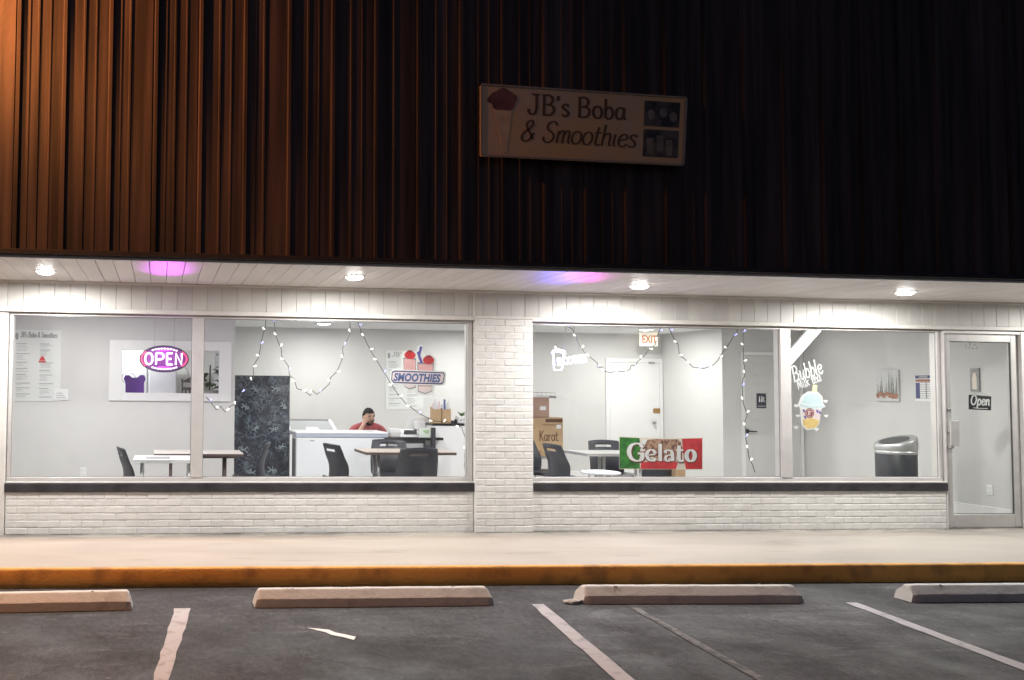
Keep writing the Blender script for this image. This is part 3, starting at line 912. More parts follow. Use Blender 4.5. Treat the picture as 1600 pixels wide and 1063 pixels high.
# neighbouring door cut by the left edge of the photograph
sdr = thing('side_door', 'beige panelled door in a pale frame at the far left edge', 'door', (-2.0, .06, .15))
f = MB(); f.box(-1.595, -1.498, -.004, .11, .149, 2.335); f.box(-2.46, -2.40, -.004, .11, .149, 2.335); f.box(-2.40, -1.595, -.004, .11, 2.262, 2.335)
f.build('door_frame', 'trim', sdr, bevel=.003)
f = MB(); f.box(-2.395, -1.60, .03, .075, .155, 2.257)
for z0, z1 in ((.3, .9), (1.05, 2.1)):
    for x0, x1 in ((-2.28, -2.04), (-1.95, -1.71)): f.box(x0, x1, .020, .031, z0, z1)
f.build('door_leaf', 'door_beige', sdr, bevel=.005)
h = MB(); h.ball((-1.655, -.03, 1.50), .028, .028, .028); h.tube([(-1.655, .03, 1.50), (-1.655, -.03, 1.50)], .012); h.build('knob', 'brass', sdr)

# ================================================================== soffit lamps
SL = [(-1.044, -.771, 'round white soffit lamp at the far left, over the taped menu poster'),
      (1.768, -.90, 'round white soffit lamp above the black printed curtain panel'),
      (4.626, -.745, 'round white soffit lamp above the exit sign, right of the brick pier'),
      (7.444, -.745, 'round white soffit lamp at the far right, near the entrance door'),
      (-3.9, -.76, ''), (10.3, -.76, '')]
proto = None
for i, (x, y, lab) in enumerate(SL):
    if proto is None:
        proto = thing('soffit_light', lab, 'ceiling light', (x, y, 2.650), 0, 'round lamps recessed in the soffit')
        r = MB(); r.lathe([(.098, .0), (.098, -.006), (.088, -.012), (.080, -.010), (.078, .0)], (x, y, 2.650), 28, cap=False); r.build('trim_ring', 'white', proto)
        r = MB(); r.lathe([(.0005, -.036), (.03, -.035), (.055, -.030), (.072, -.020), (.079, -.002)], (x, y, 2.650), 28, cap=True); r.build('lens', 'lens', proto)
        lamp('AREA', proto, (x, y, 2.606), SOFFIT_W, (1, .975, .94), .15, spread=math.radians(180))
    else:
        c = copy_tree(proto); c.location = (x, y, 2.650)
        c['label'] = lab or ('round white soffit lamp beyond the left edge of the view' if i == 4 else 'round white soffit lamp beyond the right edge of the view')

# ================================================================== interior ceiling lamps
CL = [(2.426, 3.854, 'round ceiling lamp above the chest freezer, seen through the left window'),
      (7.488, 3.806, 'round ceiling lamp above the exit sign, seen through the right window'),
      (2.3, 1.3, 'added unseen round ceiling lamp near the left window front, over the wooden table'),  # this lamp and those below are unseen, added to brighten the interior
      (-.8, 1.2, 'added unseen round ceiling lamp near the left window front, over the white table'),
      (5.0, 1.3, 'added unseen round ceiling lamp near the right window front, over the gelato banner table'),
      (7.9, 1.4, 'added unseen round ceiling lamp near the right window front, towards the entrance door'),
      (-.6, 3.7, 'unseen round ceiling lamp in the back room behind the serving window'),
      (4.9, 3.9, 'added unseen round ceiling lamp in the back of the shop behind the brick pier')]
proto = None
for i, (x, y, lab) in enumerate(CL):
    if proto is None:
        proto = thing('ceiling_lamp', lab, 'ceiling light', (x, y, 2.600), 0, 'round lamps on the shop ceiling')
        r = MB(); r.lathe([(.125, .0), (.125, -.012), (.112, -.018), (.104, -.016), (.104, 0)], (x, y, 2.60), 28, cap=False); r.build('trim_ring', 'white', proto)
        r = MB(); r.lathe([(.0005, -.030), (.04, -.029), (.075, -.024), (.095, -.017), (.104, -.004)], (x, y, 2.60), 28); r.build('lens', 'lens_in', proto)
        lamp('AREA', proto, (x, y, 2.562), CEIL_W, (1, .99, .965), .2, spread=math.radians(180))
    else:
        c = copy_tree(proto); c.location = (x, y, 2.600); c['label'] = lab

# made-up tubes standing in for a slanted reflection in the right-hand pane
tl = thing('reflection_tubes', 'slanted twin tubes standing in for a bright reflection in the glass beside the bubble tea decal', 'reflection stand-in', (7.6, .5, 2.6))
a = Vector((7.094, 0.5, 1.902)); b = Vector((7.587, 0.5, 2.418)); d = (b - a); b = a + d * 1.42
dn = d.normalized(); nn = Vector((-dn.z, 0, dn.x))
bx = MB()
pl = [a + nn * .06, b + nn * .06, b - nn * .06, a - nn * .06]
bx.prism([(p.x, p.z) for p in pl], .53, .56); bx.build('housing', 'white', tl, bevel=.006)
for sgn in (-1, 1):
    MB().tube([a + nn * .034 * sgn + dn * .02, b + nn * .034 * sgn - dn * .02], .015, 10).build('tube', 'tube', tl)

# sodium street lamp standing left of the picture: a cut-off head over the bays and an added floodlight that shapes the glow on the fascia
st = thing('street_lamp', 'sodium street lamp on a grey pole left of the shop front', 'street lamp', (-4.9, -4.9, 0))
m = MB(); m.tube([(-4.9, -4.9, 0), (-4.9, -4.9, 3), (-4.9, -4.9, 7.1)], [.075, .065, .05], 12); m.build('pole', 'lamp_metal', st)
m = MB(); m.tube(catmull([(-4.9, -4.9, 6.9), (-4.6, -4.7, 7.02), (-4.0, -4.25, 7.04), (-3.5, -3.87, 6.98)]), .03, 10); m.build('arm', 'lamp_metal', st)
m = MB(); m.lathe([(.02, .14), (.13, .1), (.17, .03), (.17, .0)], (-3.4, -3.8, 6.86), 20, cap=False); m.build('lamp_head', 'lamp_metal', st)
m = MB(); m.lathe([(.005, -.03), (.10, -.02), (.16, .005)], (-3.4, -3.8, 6.86), 20); m.build('lens', 'sodium', st)
lamp('SPOT', st, (-3.4, -3.8, 6.8), SODIUM_W, (1, .40, .10), .12, angle=math.radians(122), blend=.4)
m = MB(); m.tube(catmull([(-4.9, -4.9, 5.9), (-4.5, -4.0, 6.0), (-3.5, -2.7, 5.75)]), .025, 10); m.build('arm', 'lamp_metal', st)  # arm and head of the added floodlight
m = MB(); m.box(-3.62, -3.36, -2.66, -2.42, 5.55, 5.75); m.build('lamp_head', 'lamp_metal', st, bevel=.02)
lamp('SPOT', st, (-3.30, -2.50, 5.60), ADDED_FLOOD_W, (1, .36, .09), .05, rot=Vector((1.5, 1.26, -.5)).to_track_quat('-Z', 'Y').to_euler(), angle=math.radians(70), blend=1)  # added flood, invented for the quick orange falloff on the fascia

# ================================================================== wheel stops
def wheel_stop(label, x0, x1, y0, y1):
    """x0..x1 along the kerb; y0, y1 are the front base at either end"""
    t = thing('wheel_stop', label, 'wheel stop', ((x0 + x1) / 2, (y0 + y1) / 2 + .1, 0), 0, 'concrete wheel stops along the kerb')
    pr = [(0, -.01), (.002, .060), (.007, .066), (.052, .114), (.060, .120), (.105, .121), (.118, .114), (.168, .066), (.172, -.01)]
    n = 40; k = len(pr); vs = []; fs = []
    for i in range(n + 1):
        u = i / n; x = x0 + (x1 - x0) * u; yb = y0 + (y1 - y0) * u
        e = min(u, 1 - u) * (x1 - x0); sh = 1 - .10 * max(0, 1 - e / .05)
        for q, (dy, z) in enumerate(pr):
            j = .002 * mnoise.noise((x * 7, q * 2.1, y0 * 5)) + .002 * mnoise.noise((x * 22, q * 5.1, 2)) * (1 if 1 < q < 7 else .3)
            vs.append((x + (.03 * (z / .12) if i == 0 else -.03 * (z / .12) if i == n else 0), yb + .086 + (dy - .086) * sh + j, z * sh + j * .7))
    for i in range(n):
        for q in range(k):
            a = i * k + q; b = i * k + (q + 1) % k
            fs.append((a, b, b + k, a + k))
    m = MB(); m.add(vs, fs); m.add(vs[:k], [tuple(range(k))[::-1]]); m.add(vs[-k:], [tuple(range(k))])
    m.build('stop_block', 'stop', t)
    m = MB()
    for u in (.16, .84):
        x = x0 + (x1 - x0) * u; m.lathe([(.012, 0), (.012, .003), (.001, .004)], (x, (y0 + y1) / 2 + .082, .1195), 10)
    m.build('anchor_pin', 'grey', t)
wheel_stop('wheel stop cut by the left edge, its front face orange', -2.0, -.174, -2.295, -2.258)
wheel_stop('wheel stop in front of the left window, left of the bare white scuff', .715, 2.523, -2.255, -2.287)
wheel_stop('wheel stop right of the middle bay line with a broken chip at its left end', 3.222, 4.961, -2.286, -2.369)
wheel_stop('wheel stop cut by the right edge, before the entrance door', 5.836, 7.66, -2.394, -2.45)
ch_ = thing('concrete_chip', 'broken pale lump of concrete lying at a wheel stop end', 'rubble', (3.147, -2.285, 0))
m = MB(); c = (3.151, -2.285, 0.0); r = random.Random(2)
for k in range(1): m.ball((c[0] + .0, c[1] + .02, .012), .075, .04, .022, 9, 6)
m.v = [(x + r.uniform(-.014, .014), y + r.uniform(-.01, .01), z + r.uniform(-.006, .006)) for x, y, z in m.v]
m.sm = [False] * len(m.sm); m.build('chip', 'stop', ch_)

# ================================================================== shop sign on the fascia
sg = thing('shop_sign', "tan shop sign reading JB's Boba & Smoothies mounted on the dark fascia", 'sign', (3.70, -1.56, 3.95))
Q = [(p[0], p[2]) for p in [(2.698, -1.6, 4.227), (4.555, -1.6, 4.194), (4.518, -1.6, 3.597), (2.697, -1.6, 3.612)]]
def sgp(u, v):      # u, v from the lower left corner of the board
    a = Vector(Q[3]).lerp(Vector(Q[2]), u); b = Vector(Q[0]).lerp(Vector(Q[1]), u)
    return a.lerp(b, v)
MB().quad4(Q, -1.598, -1.56).build('board', 'sign_panel', sg, bevel=.003)
m = MB()
def band(u0, v0, u1, v1, y0, y1): return m.prism([tuple(sgp(u0, v0)), tuple(sgp(u1, v0)), tuple(sgp(u1, v1)), tuple(sgp(u0, v1))], y0, y1)
band(0, -.012, 1, .012, -1.606, -1.599); band(0, .988, 1, 1.012, -1.606, -1.599); band(-.004, .012, .004, .988, -1.606, -1.599); band(.992, .012, 1.006, .988, -1.606, -1.599)
m.build('edge_frame', 'sign_frame', sg)
m = MB()
for x in (3.0, 4.4): m.box(x, x + .05, -1.56, -1.49, 3.75, 4.2)
m.build('bracket', 'grey', sg)
rot = math.atan2(Q[2][1] - Q[3][1], Q[2][0] - Q[3][0]) * .6
H = 0.61
p = sgp(.222, .60); m = MB(); pen(m, "JB's Boba", p[0], p[1] + .012, .175, .026, -1.6002, sx=1.02, rot=rot - .012, nib=.55); m.build('lettering', 'sign_ink', sg)
p = sgp(.185, .20); m = MB(); pen(m, "& Smoothies", p[0], p[1] + .02, .185, .021, -1.6002, sx=1.0, shear=.22, rot=rot - .012, nib=.5, space=.93); m.build('lettering', 'sign_ink', sg)
p = sgp(.105, .80); m = MB(); m.ellipse(p[0], p[1], .118, .096, -1.602, -1.599, 30, amp=.08, lobes=5)
m.ellipse(p[0] - .10, p[1] - .005, .045, .03, -1.6025, -1.599, 14); m.build('ice_cream_print', 'sign_red', sg)
m = MB(); a = sgp(.06, .66); b = sgp(.145, .66); c = sgp(.115, .06); m.prism([tuple(a), tuple(b), (c[0] + .015, c[1]), (c[0] - .015, c[1])], -1.6012, -1.599); m.build('cone_print', 'sign_cone', sg)
m = MB()
for v0, v1 in ((.55, .92), (.10, .50)):
    m.prism([tuple(sgp(.795, v0)), tuple(sgp(.972, v0)), tuple(sgp(.972, v1)), tuple(sgp(.795, v1))], -1.6012, -1.599)
m.build('photo_print', 'sign_dark', sg)
m = MB()
for u, v in ((.83, .26), (.88, .30), (.925, .24)):
    q = sgp(u, v); m.prism([(q[0] - .025, q[1] - .07), (q[0] + .025, q[1] - .07), (q[0] + .034, q[1] + .07), (q[0] - .034, q[1] + .07)], -1.6022, -1.6013)
for u, v in ((.83, .72), (.89, .76), (.94, .70)):
    q = sgp(u, v); m.ellipse(q[0], q[1], .035, .045, -1.6022, -1.6013, 14)
tag(m.build('cup_print', 'sign_cup', sg), kind='stuff')

# ================================================================== things on the glass
YG = .078          # just inside the panes
# open sign
cx, cz = 0.039, 1.899
op = thing('open_sign', 'oval neon sign reading OPEN glowing pink and purple in the left window', 'neon sign', (cx, .13, cz))
AX, BZ = .243, .130
m = MB(); m.ellipse(cx, cz, AX, BZ, .142, .160, 48); m.build('backing', 'neon_back', op)
m = MB(); m.tube([(cx + AX * math.cos(t), .14, cz + BZ * math.sin(t)) for t in [2 * PI * i / 48 for i in range(48)]], .009, 8, closed=True); m.build('casing', 'neon_case', op)
m = MB()
def nstroke(pts, r=.0085): m.tube([(cx + x, .128, cz + z) for x, z in pts], r, 8)
HH = .058
nstroke(ov(-.155, 0, .038, HH, PI / 2, PI / 2 + 2 * PI, 16), .0085)
nstroke([(-.082, -HH), (-.082, HH)], .0085); nstroke([(-.082, HH)] + ov(-.04, .026, .034, .032, PI / 2, -PI / 2, 8) + [(-.082, -.006)], .0085)
nstroke([(.028, -HH), (.028, HH)], .0085)
for z in (-HH, 0, HH): nstroke([(.028, z), (.084 if z else .074, z)], .0085)
nstroke([(.118, -HH), (.118, HH), (.178, -HH), (.178, HH)], .0085)
m.build('lettering', 'neon_w', op)
m = MB()
for sg_ in (1, -1):
    for i in range(9):
        t = math.radians(52 + i * 8.5); t2 = t + math.radians(5.5)
        m.tube([(cx + (AX - .028) * math.cos(q), .130, cz + sg_ * (BZ - .025) * math.sin(q)) for q in (t, (t + t2) / 2, t2)], .007, 6)
m.build('led_border', 'neon_w', op)
m = MB()
for s0 in (-1, 1):
    m.tube([(cx + s0 * (AX - .012) * math.cos(t), .130, cz + (BZ - .012) * math.sin(t)) for t in [math.radians(-38 + 9.5 * i) for i in range(9)]], .008, 6)
m.build('red_border', 'neon_r', op)
m = MB()
for x, z in ((-.03, .085), (.03, .088), (-.02, -.085), (.03, -.088)): m.tube([(cx + x - .035, .132, cz + z), (cx + x + .035, .132, cz + z)], .007, 6)
m.build('purple_border', 'neon_p', op)
m = MB(); m.tube(catmull([(cx + .2, .15, cz - .07), (cx + .235, .15, cz - .11), (cx + .26, .15, cz - .19), (cx + .29, .13, cz - .28)]), .004, 6)
for x in (-.1, .1): m.tube([(cx + x, .15, cz + .12), (cx + x, .15, 2.33)], .0016, 5)
m.build('cord', 'ink_grey', op)
lamp('POINT', op, (cx, -.16, cz + .05), .5, (.75, .12, 1), .05)
lamp('SPOT', op, (cx + .02, .0, cz + .13), 70, (.78, .05, 1), .05, rot=(-math.radians(180 - 57), 0, 0), angle=math.radians(31), blend=1)  # added spot throws a purple patch in place of the soffit reflection
lamp('POINT', op, (cx + .05, .24, cz), 8, (.6, .28, 1), .06)

# smoothies neon
cx, cz = 4.374, 1.934
sn = thing('smoothie_sign', 'small white neon sign of a cup with the word smoothies hanging in the right window', 'neon sign', (cx, .16, cz))
P0 = [(4.188, 0.16, 2.048), (4.31, 0.16, 2.023), (4.287, 0.16, 1.844), (4.201, 0.16, 1.836), (4.188, 0.16, 2.048)]
m = MB()
m.tube([(x, .16, z) for x, y, z in P0], .011, 8)
m.tube([(p[0], .16, p[2]) for p in [(4.174, 0.16, 2.021), (4.217, 0.16, 2.062), (4.317, 0.16, 2.043), (4.324, 0.16, 2.009)]], .011, 8)
m.tube([(p[0], .16, p[2]) for p in [(4.231, 0.16, 2.056), (4.21, 0.16, 2.097)]], .008, 8)
m.build('cup_tube', 'neon_cool', sn)
m = MB(); q = (4.235, 0.155, 1.884); q2 = (4.566, 0.155, 1.93)
ang = math.atan2(q2[2] - q[2], q2[0] - q[0]); hh = .118
m.text('SMOOTHIES', q[0], q[2], .125, .155, .012, bold=.001, sx=(q2[0] - q[0]) / .66, rot=ang); m.build('lettering', 'neon_pink', sn)
m = MB()
for a, b in (((880,548), (884,520)), ((905,557), (897,522))):
    A = Vector((4.333, 0.16, 2.243)) if a[0] == 880 else Vector((4.434, 0.16, 2.238))
    B = Vector((4.31, 0.16, 2.05)) if a[0] == 880 else Vector((4.49, 0.16, 1.991))
    m.tube([B, A, (A[0], .16, 2.335)], .0022, 5)
m.build('chain', 'grey', sn)
lamp('POINT', sn, (cx - .1, -.12, cz), .4, (.3, .25, 1), .05)
lamp('SPOT', sn, (cx - .10, .0, cz + .1), 48, (.2, .12, 1), .05, rot=Vector((-.62, -1.05, .62)).to_track_quat('-Z', 'Y').to_euler(), angle=math.radians(30), blend=1)  # added spot, stands in for the sign's blue reflection in the soffit
lamp('SPOT', sn, (cx + .14, .0, cz + .1), 26, (.9, .1, .75), .05, rot=Vector((-.62, -1.2, .62)).to_track_quat('-Z', 'Y').to_euler(), angle=math.radians(24), blend=1)  # added spot for the pink side of that reflection
lamp('POINT', sn, (cx - .16, .3, cz), 9, (.2, .22, 1), .05)  # added blue and red points imitate the halo round the neon
lamp('POINT', sn, (cx + .16, .3, cz), 3, (1, .2, .25), .05)

# smoothies sticker
sk = thing('smoothies_decal', 'window decal of two pink smoothie glasses with the word SMOOTHIES across them', 'decal', (2.675, .072, 1.801))
def pp(pts, Y=None): return [(p[0], p[2]) for p in pts]
m = MB()
m.prism(pp([(2.375, 0.072, 1.75), (2.402, 0.072, 1.824), (2.497, 0.072, 1.839), (2.497, 0.072, 1.965), (2.524, 0.072, 2.012), (2.599, 0.072, 2.027), (2.654, 0.072, 2.001), (2.674, 0.072, 2.075), (2.722, 0.072, 2.082), (2.729, 0.072, 2.009), (2.764, 0.072, 1.969), (2.846, 0.072, 1.977), (2.881, 0.072, 1.904), (2.867, 0.072, 1.823), (2.977, 0.072, 1.798), (2.963, 0.072, 1.677), (2.86, 0.072, 1.663), (2.84, 0.072, 1.569), (2.751, 0.072, 1.542), (2.655, 0.072, 1.561), (2.634, 0.072, 1.6), (2.532, 0.072, 1.619), (2.511, 0.072, 1.672), (2.388, 0.072, 1.671)]), .0728, .0738); m.build('backing', 'vinyl', sk)
m = MB(); m.prism(pp([(2.517, 0.072, 1.946), (2.654, 0.072, 1.941), (2.655, 0.072, 1.634), (2.586, 0.072, 1.613), (2.532, 0.072, 1.639)]), .0718, .0727); m.prism(pp([(2.668, 0.072, 1.901), (2.846, 0.072, 1.897), (2.826, 0.072, 1.596), (2.751, 0.072, 1.568), (2.675, 0.072, 1.594)]), .0716, .0725); m.build('glass_outline', 'ink_grey', sk)
m = MB(); m.prism(pp([(2.524, 0.072, 1.932), (2.647, 0.072, 1.927), (2.648, 0.072, 1.7), (2.531, 0.072, 1.699)]), .0706, .0715); m.prism(pp([(2.678, 0.072, 1.881), (2.836, 0.072, 1.876), (2.826, 0.072, 1.656), (2.685, 0.072, 1.654)]), .0704, .0713); m.build('smoothie_print', 'pink', sk)
m = MB(); m.prism(pp([(2.531, 0.072, 1.679), (2.648, 0.072, 1.674), (2.648, 0.072, 1.647), (2.586, 0.072, 1.626), (2.538, 0.072, 1.646)]), .0706, .0715); m.prism(pp([(2.682, 0.072, 1.648), (2.826, 0.072, 1.649), (2.819, 0.072, 1.602), (2.751, 0.072, 1.578), (2.682, 0.072, 1.601)]), .0704, .0713); m.build('glass_base', 'pink_pale', sk)
m = MB()
for c in ((2.589, 0.072, 1.973), (2.788, 0.072, 1.923)): m.ellipse(c[0], c[2], .060, .043, .0700, .0712, 20)
m.build('strawberry', 'red', sk)
m = MB()
for c in ((2.589, 0.072, 2.013), (2.791, 0.072, 1.963)):
    m.prism([(c[0] + .048 * math.cos(q) * (1 if k % 2 else .45), c[2] + .016 * math.sin(q) * (1 if k % 2 else .5)) for k, q in enumerate([2 * PI * i / 14 for i in range(14)])], .0690, .0699)
m.build('strawberry_leaf', 'red_dark', sk)
m = MB(); m.prism(pp([(2.661, 0.072, 2.001), (2.681, 0.072, 2.015), (2.729, 0.072, 1.895), (2.702, 0.072, 1.888)]), .0698, .0711); m.prism(pp([(2.695, 0.072, 2.068), (2.722, 0.072, 2.062), (2.695, 0.072, 1.961), (2.674, 0.072, 1.961)]), .0694, .0709); m.build('drinking_straw', 'violet', sk)
R1 = pp([(2.395, 0.072, 1.797), (2.429, 0.072, 1.811), (2.95, 0.072, 1.798), (2.963, 0.072, 1.771), (2.95, 0.072, 1.691), (2.929, 0.072, 1.67), (2.416, 0.072, 1.678), (2.388, 0.072, 1.711)])
c0 = Vector((sum(p[0] for p in R1) / 8, sum(p[1] for p in R1) / 8))
def sc(poly, k, kz): return [(c0.x + (p[0] - c0.x) * k, c0.y + (p[1] - c0.y) * kz) for p in poly]
m = MB(); m.prism(sc(R1, 1.05, 1.16), .0690, .0702); m.build('name_plate', 'vinyl', sk)
m = MB(); m.prism(R1, .0680, .0689); m.build('plate_border', 'navy', sk)
m = MB(); m.prism(sc(R1, .965, .80), .0671, .0679); m.build('plate_face', 'pink_pale', sk)
m = MB(); m.text('SMOOTHIES', c0.x - .265, c0.y - .036, .112, .0665, .0012, shear=.2, bold=.005, sx=.79, rot=-.02, space=1.04); m.build('lettering', 'steelblue', sk)

# gelato banner
B0 = [(p[0], p[2]) for p in [(4.89, 0.09, 1.132), (5.827, 0.09, 1.123), (5.823, 0.09, 0.793), (4.888, 0.09, 0.799)]]
bn = thing('gelato_banner', 'green white and red banner reading Gelato hanging low inside the right window', 'banner', ((B0[0][0] + B0[2][0]) / 2, .09, B0[2][1]))
def bq(u, v):
    a = Vector(B0[3]).lerp(Vector(B0[2]), u); b = Vector(B0[0]).lerp(Vector(B0[1]), u)
    p = a.lerp(b, v); p.y -= .012 * math.sin(PI * u) * (1 if v > .5 else .2); return (p.x, p.y)
def bpoly(uv, y, name, mm):
    return MB().prism([bq(u, v) for u, v in uv], y - .0008, y).build(name, mm, bn)
def edge(u0, u1, v, n=8): return [(u0 + (u1 - u0) * i / n, v) for i in range(n + 1)]
bpoly(edge(-.004, 1.004, -.02) + edge(1.004, -.004, 1.02), .0900, 'banner_cloth', 'cream')
bpoly(edge(0, .245, 0, 3) + [(.235, .3), (.25, .7)] + edge(.24, 0, 1, 3), .0888, 'green_field', 'green')
bpoly(edge(.80, 1, 0, 3) + edge(1, .755, 1, 3) + [(.765, .6)], .0888, 'red_field', 'red')
bpoly([(.25, .0)] + edge(.27, .68, .0, 4) + [(.70, .22), (.48, .26), (.26, .2)], .0876, 'red_swash', 'red')
bpoly([(.30, .55), (.27, .72), (.33, .95), (.40, .98)] + edge(.42, .70, .985, 4) + [(.745, .86), (.74, .55), (.66, .36), (.45, .33)], .0876, 'ice_cream_print', 'choc')
bpoly([(.31, .62), (.29, .72), (.335, .97), (.28, .97), (.245, .76), (.26, .55)], .0868, 'white_edge_print', 'paper_w')  # white diagonal edge of the print
# broad-nib letters
def gelato(m, dx, dz, grow, y):
    def G(x, z): return bq(.09 + x + dx, .24 + z + dz)
    wd = .94
    def S(pts, w, nib): m.ribbon([G(a, b) for a, b in catmull(pts, 5)], w * wd + grow, y - .0008 - .0001 * (len(m.v) % 5), y - .0001 * (len(m.v) % 5), nib=nib)
    S([(.175, .50), (.15, .57), (.10, .58), (.045, .50), (.02, .30), (.045, .10), (.11, .01), (.165, .05), (.18, .16), (.18, .27)], .052, .3)
    S([(.125, .27), (.205, .27)], .024, 1.0); S([(.165, .46), (.178, .53)], .045, 1.0)
    S([(.235, .20), (.30, .215), (.335, .26), (.32, .36), (.285, .40), (.245, .33), (.235, .18), (.265, .05), (.31, .02), (.34, .09)], .044, .28)
    S([(.395, .60), (.395, .01)], .045, 1.0)
    S([(.455, .30), (.47, .38), (.51, .385), (.54, .31), (.545, .02)], .042, .35); S([(.54, .22), (.475, .18), (.46, .07), (.49, .015), (.54, .08)], .036, .35)
    S([(.625, .54), (.622, .12), (.645, .02), (.68, .05)], .046, .5); S([(.59, .39), (.675, .39)], .022, 1.0)
    S([(a * 1.0, b) for a, b in ov(.765, .20, .050, .185, PI / 2, PI / 2 + 2 * PI, 16)], .052, .3)
for o_, y_, mm, gr in (((.008, -.022), .0860, 'ink_brown', .016), ((.003, -.01), .0852, 'red_dark', .012), ((0, 0), .0843, 'vinyl', 0.0)):
    m = MB(); gelato(m, o_[0], o_[1], gr, y_); m.build('lettering', mm, bn)

# bubble tea decal
bt = thing('bubble_tea_decal', 'window decal of a bubble milk tea cup with a straw under curly white words', 'decal', (7.082, .072, 1.444))
m = MB(); q = (6.891, 0.07, 1.742); q2 = (7.24, 0.07, 1.845); ang = math.atan2(q2[2] - q[2], q2[0] - q[0])
pen(m, 'Bubble', q[0], q[2], .165, .0145, .0725, sx=math.hypot(q2[0] - q[0], q2[2] - q[2]) / (pen_width('Bubble') * .165), rot=ang, shear=.12, depth=.0008)
q = (6.942, 0.07, 1.659); q2 = (7.215, 0.07, 1.76); ang = math.atan2(q2[2] - q[2], q2[0] - q[0])
pen(m, 'Milk tea', q[0], q[2], .105, .0095, .0725, sx=math.hypot(q2[0] - q[0], q2[2] - q[2]) / (pen_width('Milk tea') * .105), rot=ang, shear=.12, depth=.0008)
m.build('lettering', 'vinyl', bt)
m = MB(); m.prism(pp([(6.941, 0.072, 1.52), (6.98, 0.072, 1.597), (7.048, 0.072, 1.639), (7.162, 0.072, 1.64), (7.221, 0.072, 1.585), (7.227, 0.072, 1.522), (7.256, 0.072, 1.473), (7.211, 0.072, 1.459), (7.177, 0.072, 1.291), (7.131, 0.072, 1.228), (7.025, 0.072, 1.22), (6.966, 0.072, 1.276), (6.955, 0.072, 1.457), (6.933, 0.072, 1.485)]), .0722, .0732); m.build('cup_outline', 'vinyl', bt)
m = MB(); m.prism(pp([(6.971, 0.072, 1.513), (7.002, 0.072, 1.583), (7.055, 0.072, 1.618), (7.161, 0.072, 1.619), (7.206, 0.072, 1.578), (7.212, 0.072, 1.508), (7.106, 0.072, 1.486)]), .0712, .0721); m.build('dome_lid', 'ice', bt)
m = MB(); m.prism(pp([(6.955, 0.072, 1.506), (7.105, 0.072, 1.476), (7.234, 0.072, 1.498), (7.234, 0.072, 1.473), (7.105, 0.072, 1.451), (6.955, 0.072, 1.478)]), .0702, .0711); m.build('lid_rim', 'ice', bt)
m = MB(); m.prism(pp([(6.973, 0.072, 1.443), (7.203, 0.072, 1.452), (7.182, 0.072, 1.333), (7.088, 0.072, 1.36), (6.982, 0.072, 1.339)]), .0712, .0721); m.build('cup_body', 'pink_pale', bt)
m = MB(); m.prism(pp([(6.982, 0.072, 1.332), (7.088, 0.072, 1.353), (7.178, 0.072, 1.326), (7.162, 0.072, 1.277), (7.123, 0.072, 1.242), (7.033, 0.072, 1.234), (6.989, 0.072, 1.276)]), .0712, .0721); m.build('tea_print', 'mango', bt)
m = MB(); m.prism(pp([(7.11, 0.072, 1.717), (7.163, 0.072, 1.71), (7.154, 0.072, 1.626), (7.097, 0.072, 1.633)]), .0702, .0711); m.build('drinking_straw', 'straw', bt)
c = (7.066, 0.072, 1.405); m = MB(); m.ellipse(c[0], c[2], .053, .053, .0692, .0701, 24); m.build('round_logo', 'maroon', bt)
m = MB(); m.ribbon([(c[0] + a, c[2] + b) for a, b in ov(0, 0, .040, .040, 0, 2 * PI, 24)], .005, .0684, .0691, cap=False)
pen(m, 'B', c[0] - .020, c[2] - .020, .04, .008, .0691); pen(m, 'T', c[0], c[2], .04, .008, .0691) if 'T' in GL else m.box(c[0] + .004, c[0] + .026, .0684, .0691, c[2] + .012, c[2] + .019)
m.build('logo_ring', 'pink_pale', bt)
m = MB()
for a in ((7.258, 0.072, 1.536), (7.262, 0.072, 1.376), (6.906, 0.072, 1.248), (6.93, 0.072, 1.373), (6.91, 0.072, 1.484), (7.146, 0.072, 1.228)):
    m.ellipse(a[0], a[2], .026, .015, .0724, .0732, 12, amp=.2, lobes=3)
m.build('splash', 'vinyl', bt)
m = MB()
for a in ((7.187, 0.072, 1.41), (6.999, 0.072, 1.429), (7.157, 0.072, 1.424), (7.013, 0.072, 1.36)): m.ellipse(a[0], a[2], .011, .020, .0702, .0711, 10, rot=.5)
m.build('boba_print', 'violet', bt)

# small open plaque hanging in the door
ob = thing('open_plaque', 'small black plaque with Open in white handwriting in the entrance door', 'sign', (9.11, .065, 1.532))
m = MB(); m.prism(pp([(8.977, 0.063, 1.624), (9.251, 0.063, 1.608), (9.243, 0.063, 1.451), (8.972, 0.063, 1.46)]), .061, .069); m.build('board', 'black_sign', ob, bevel=.002)
m = MB(); q = (8.99, 0.06, 1.513); pen(m, 'Open', q[0], q[2] + .002, .105, .0155, .0605, sx=1.0 * .235 / (pen_width('Open') * .105), rot=-.03, shear=.15)
a = (9.024, 0.06, 1.478); b = (9.197, 0.06, 1.472); m.ribbon([(a[0], a[2]), ((a[0] + b[0]) / 2, a[2] - .006), (b[0], b[2])], .006, .0597, .0603); m.build('lettering', 'vinyl', ob)
m = MB(); a = (9.019, 0.066, 1.617); b = (9.215, 0.066, 1.608); m.tube([(a[0], .066, a[2]), ((a[0] + b[0]) / 2, .066, a[2] + .05), (b[0], .066, b[2])], .0012, 5)
m.build('hanging_string', 'ink_grey', ob)

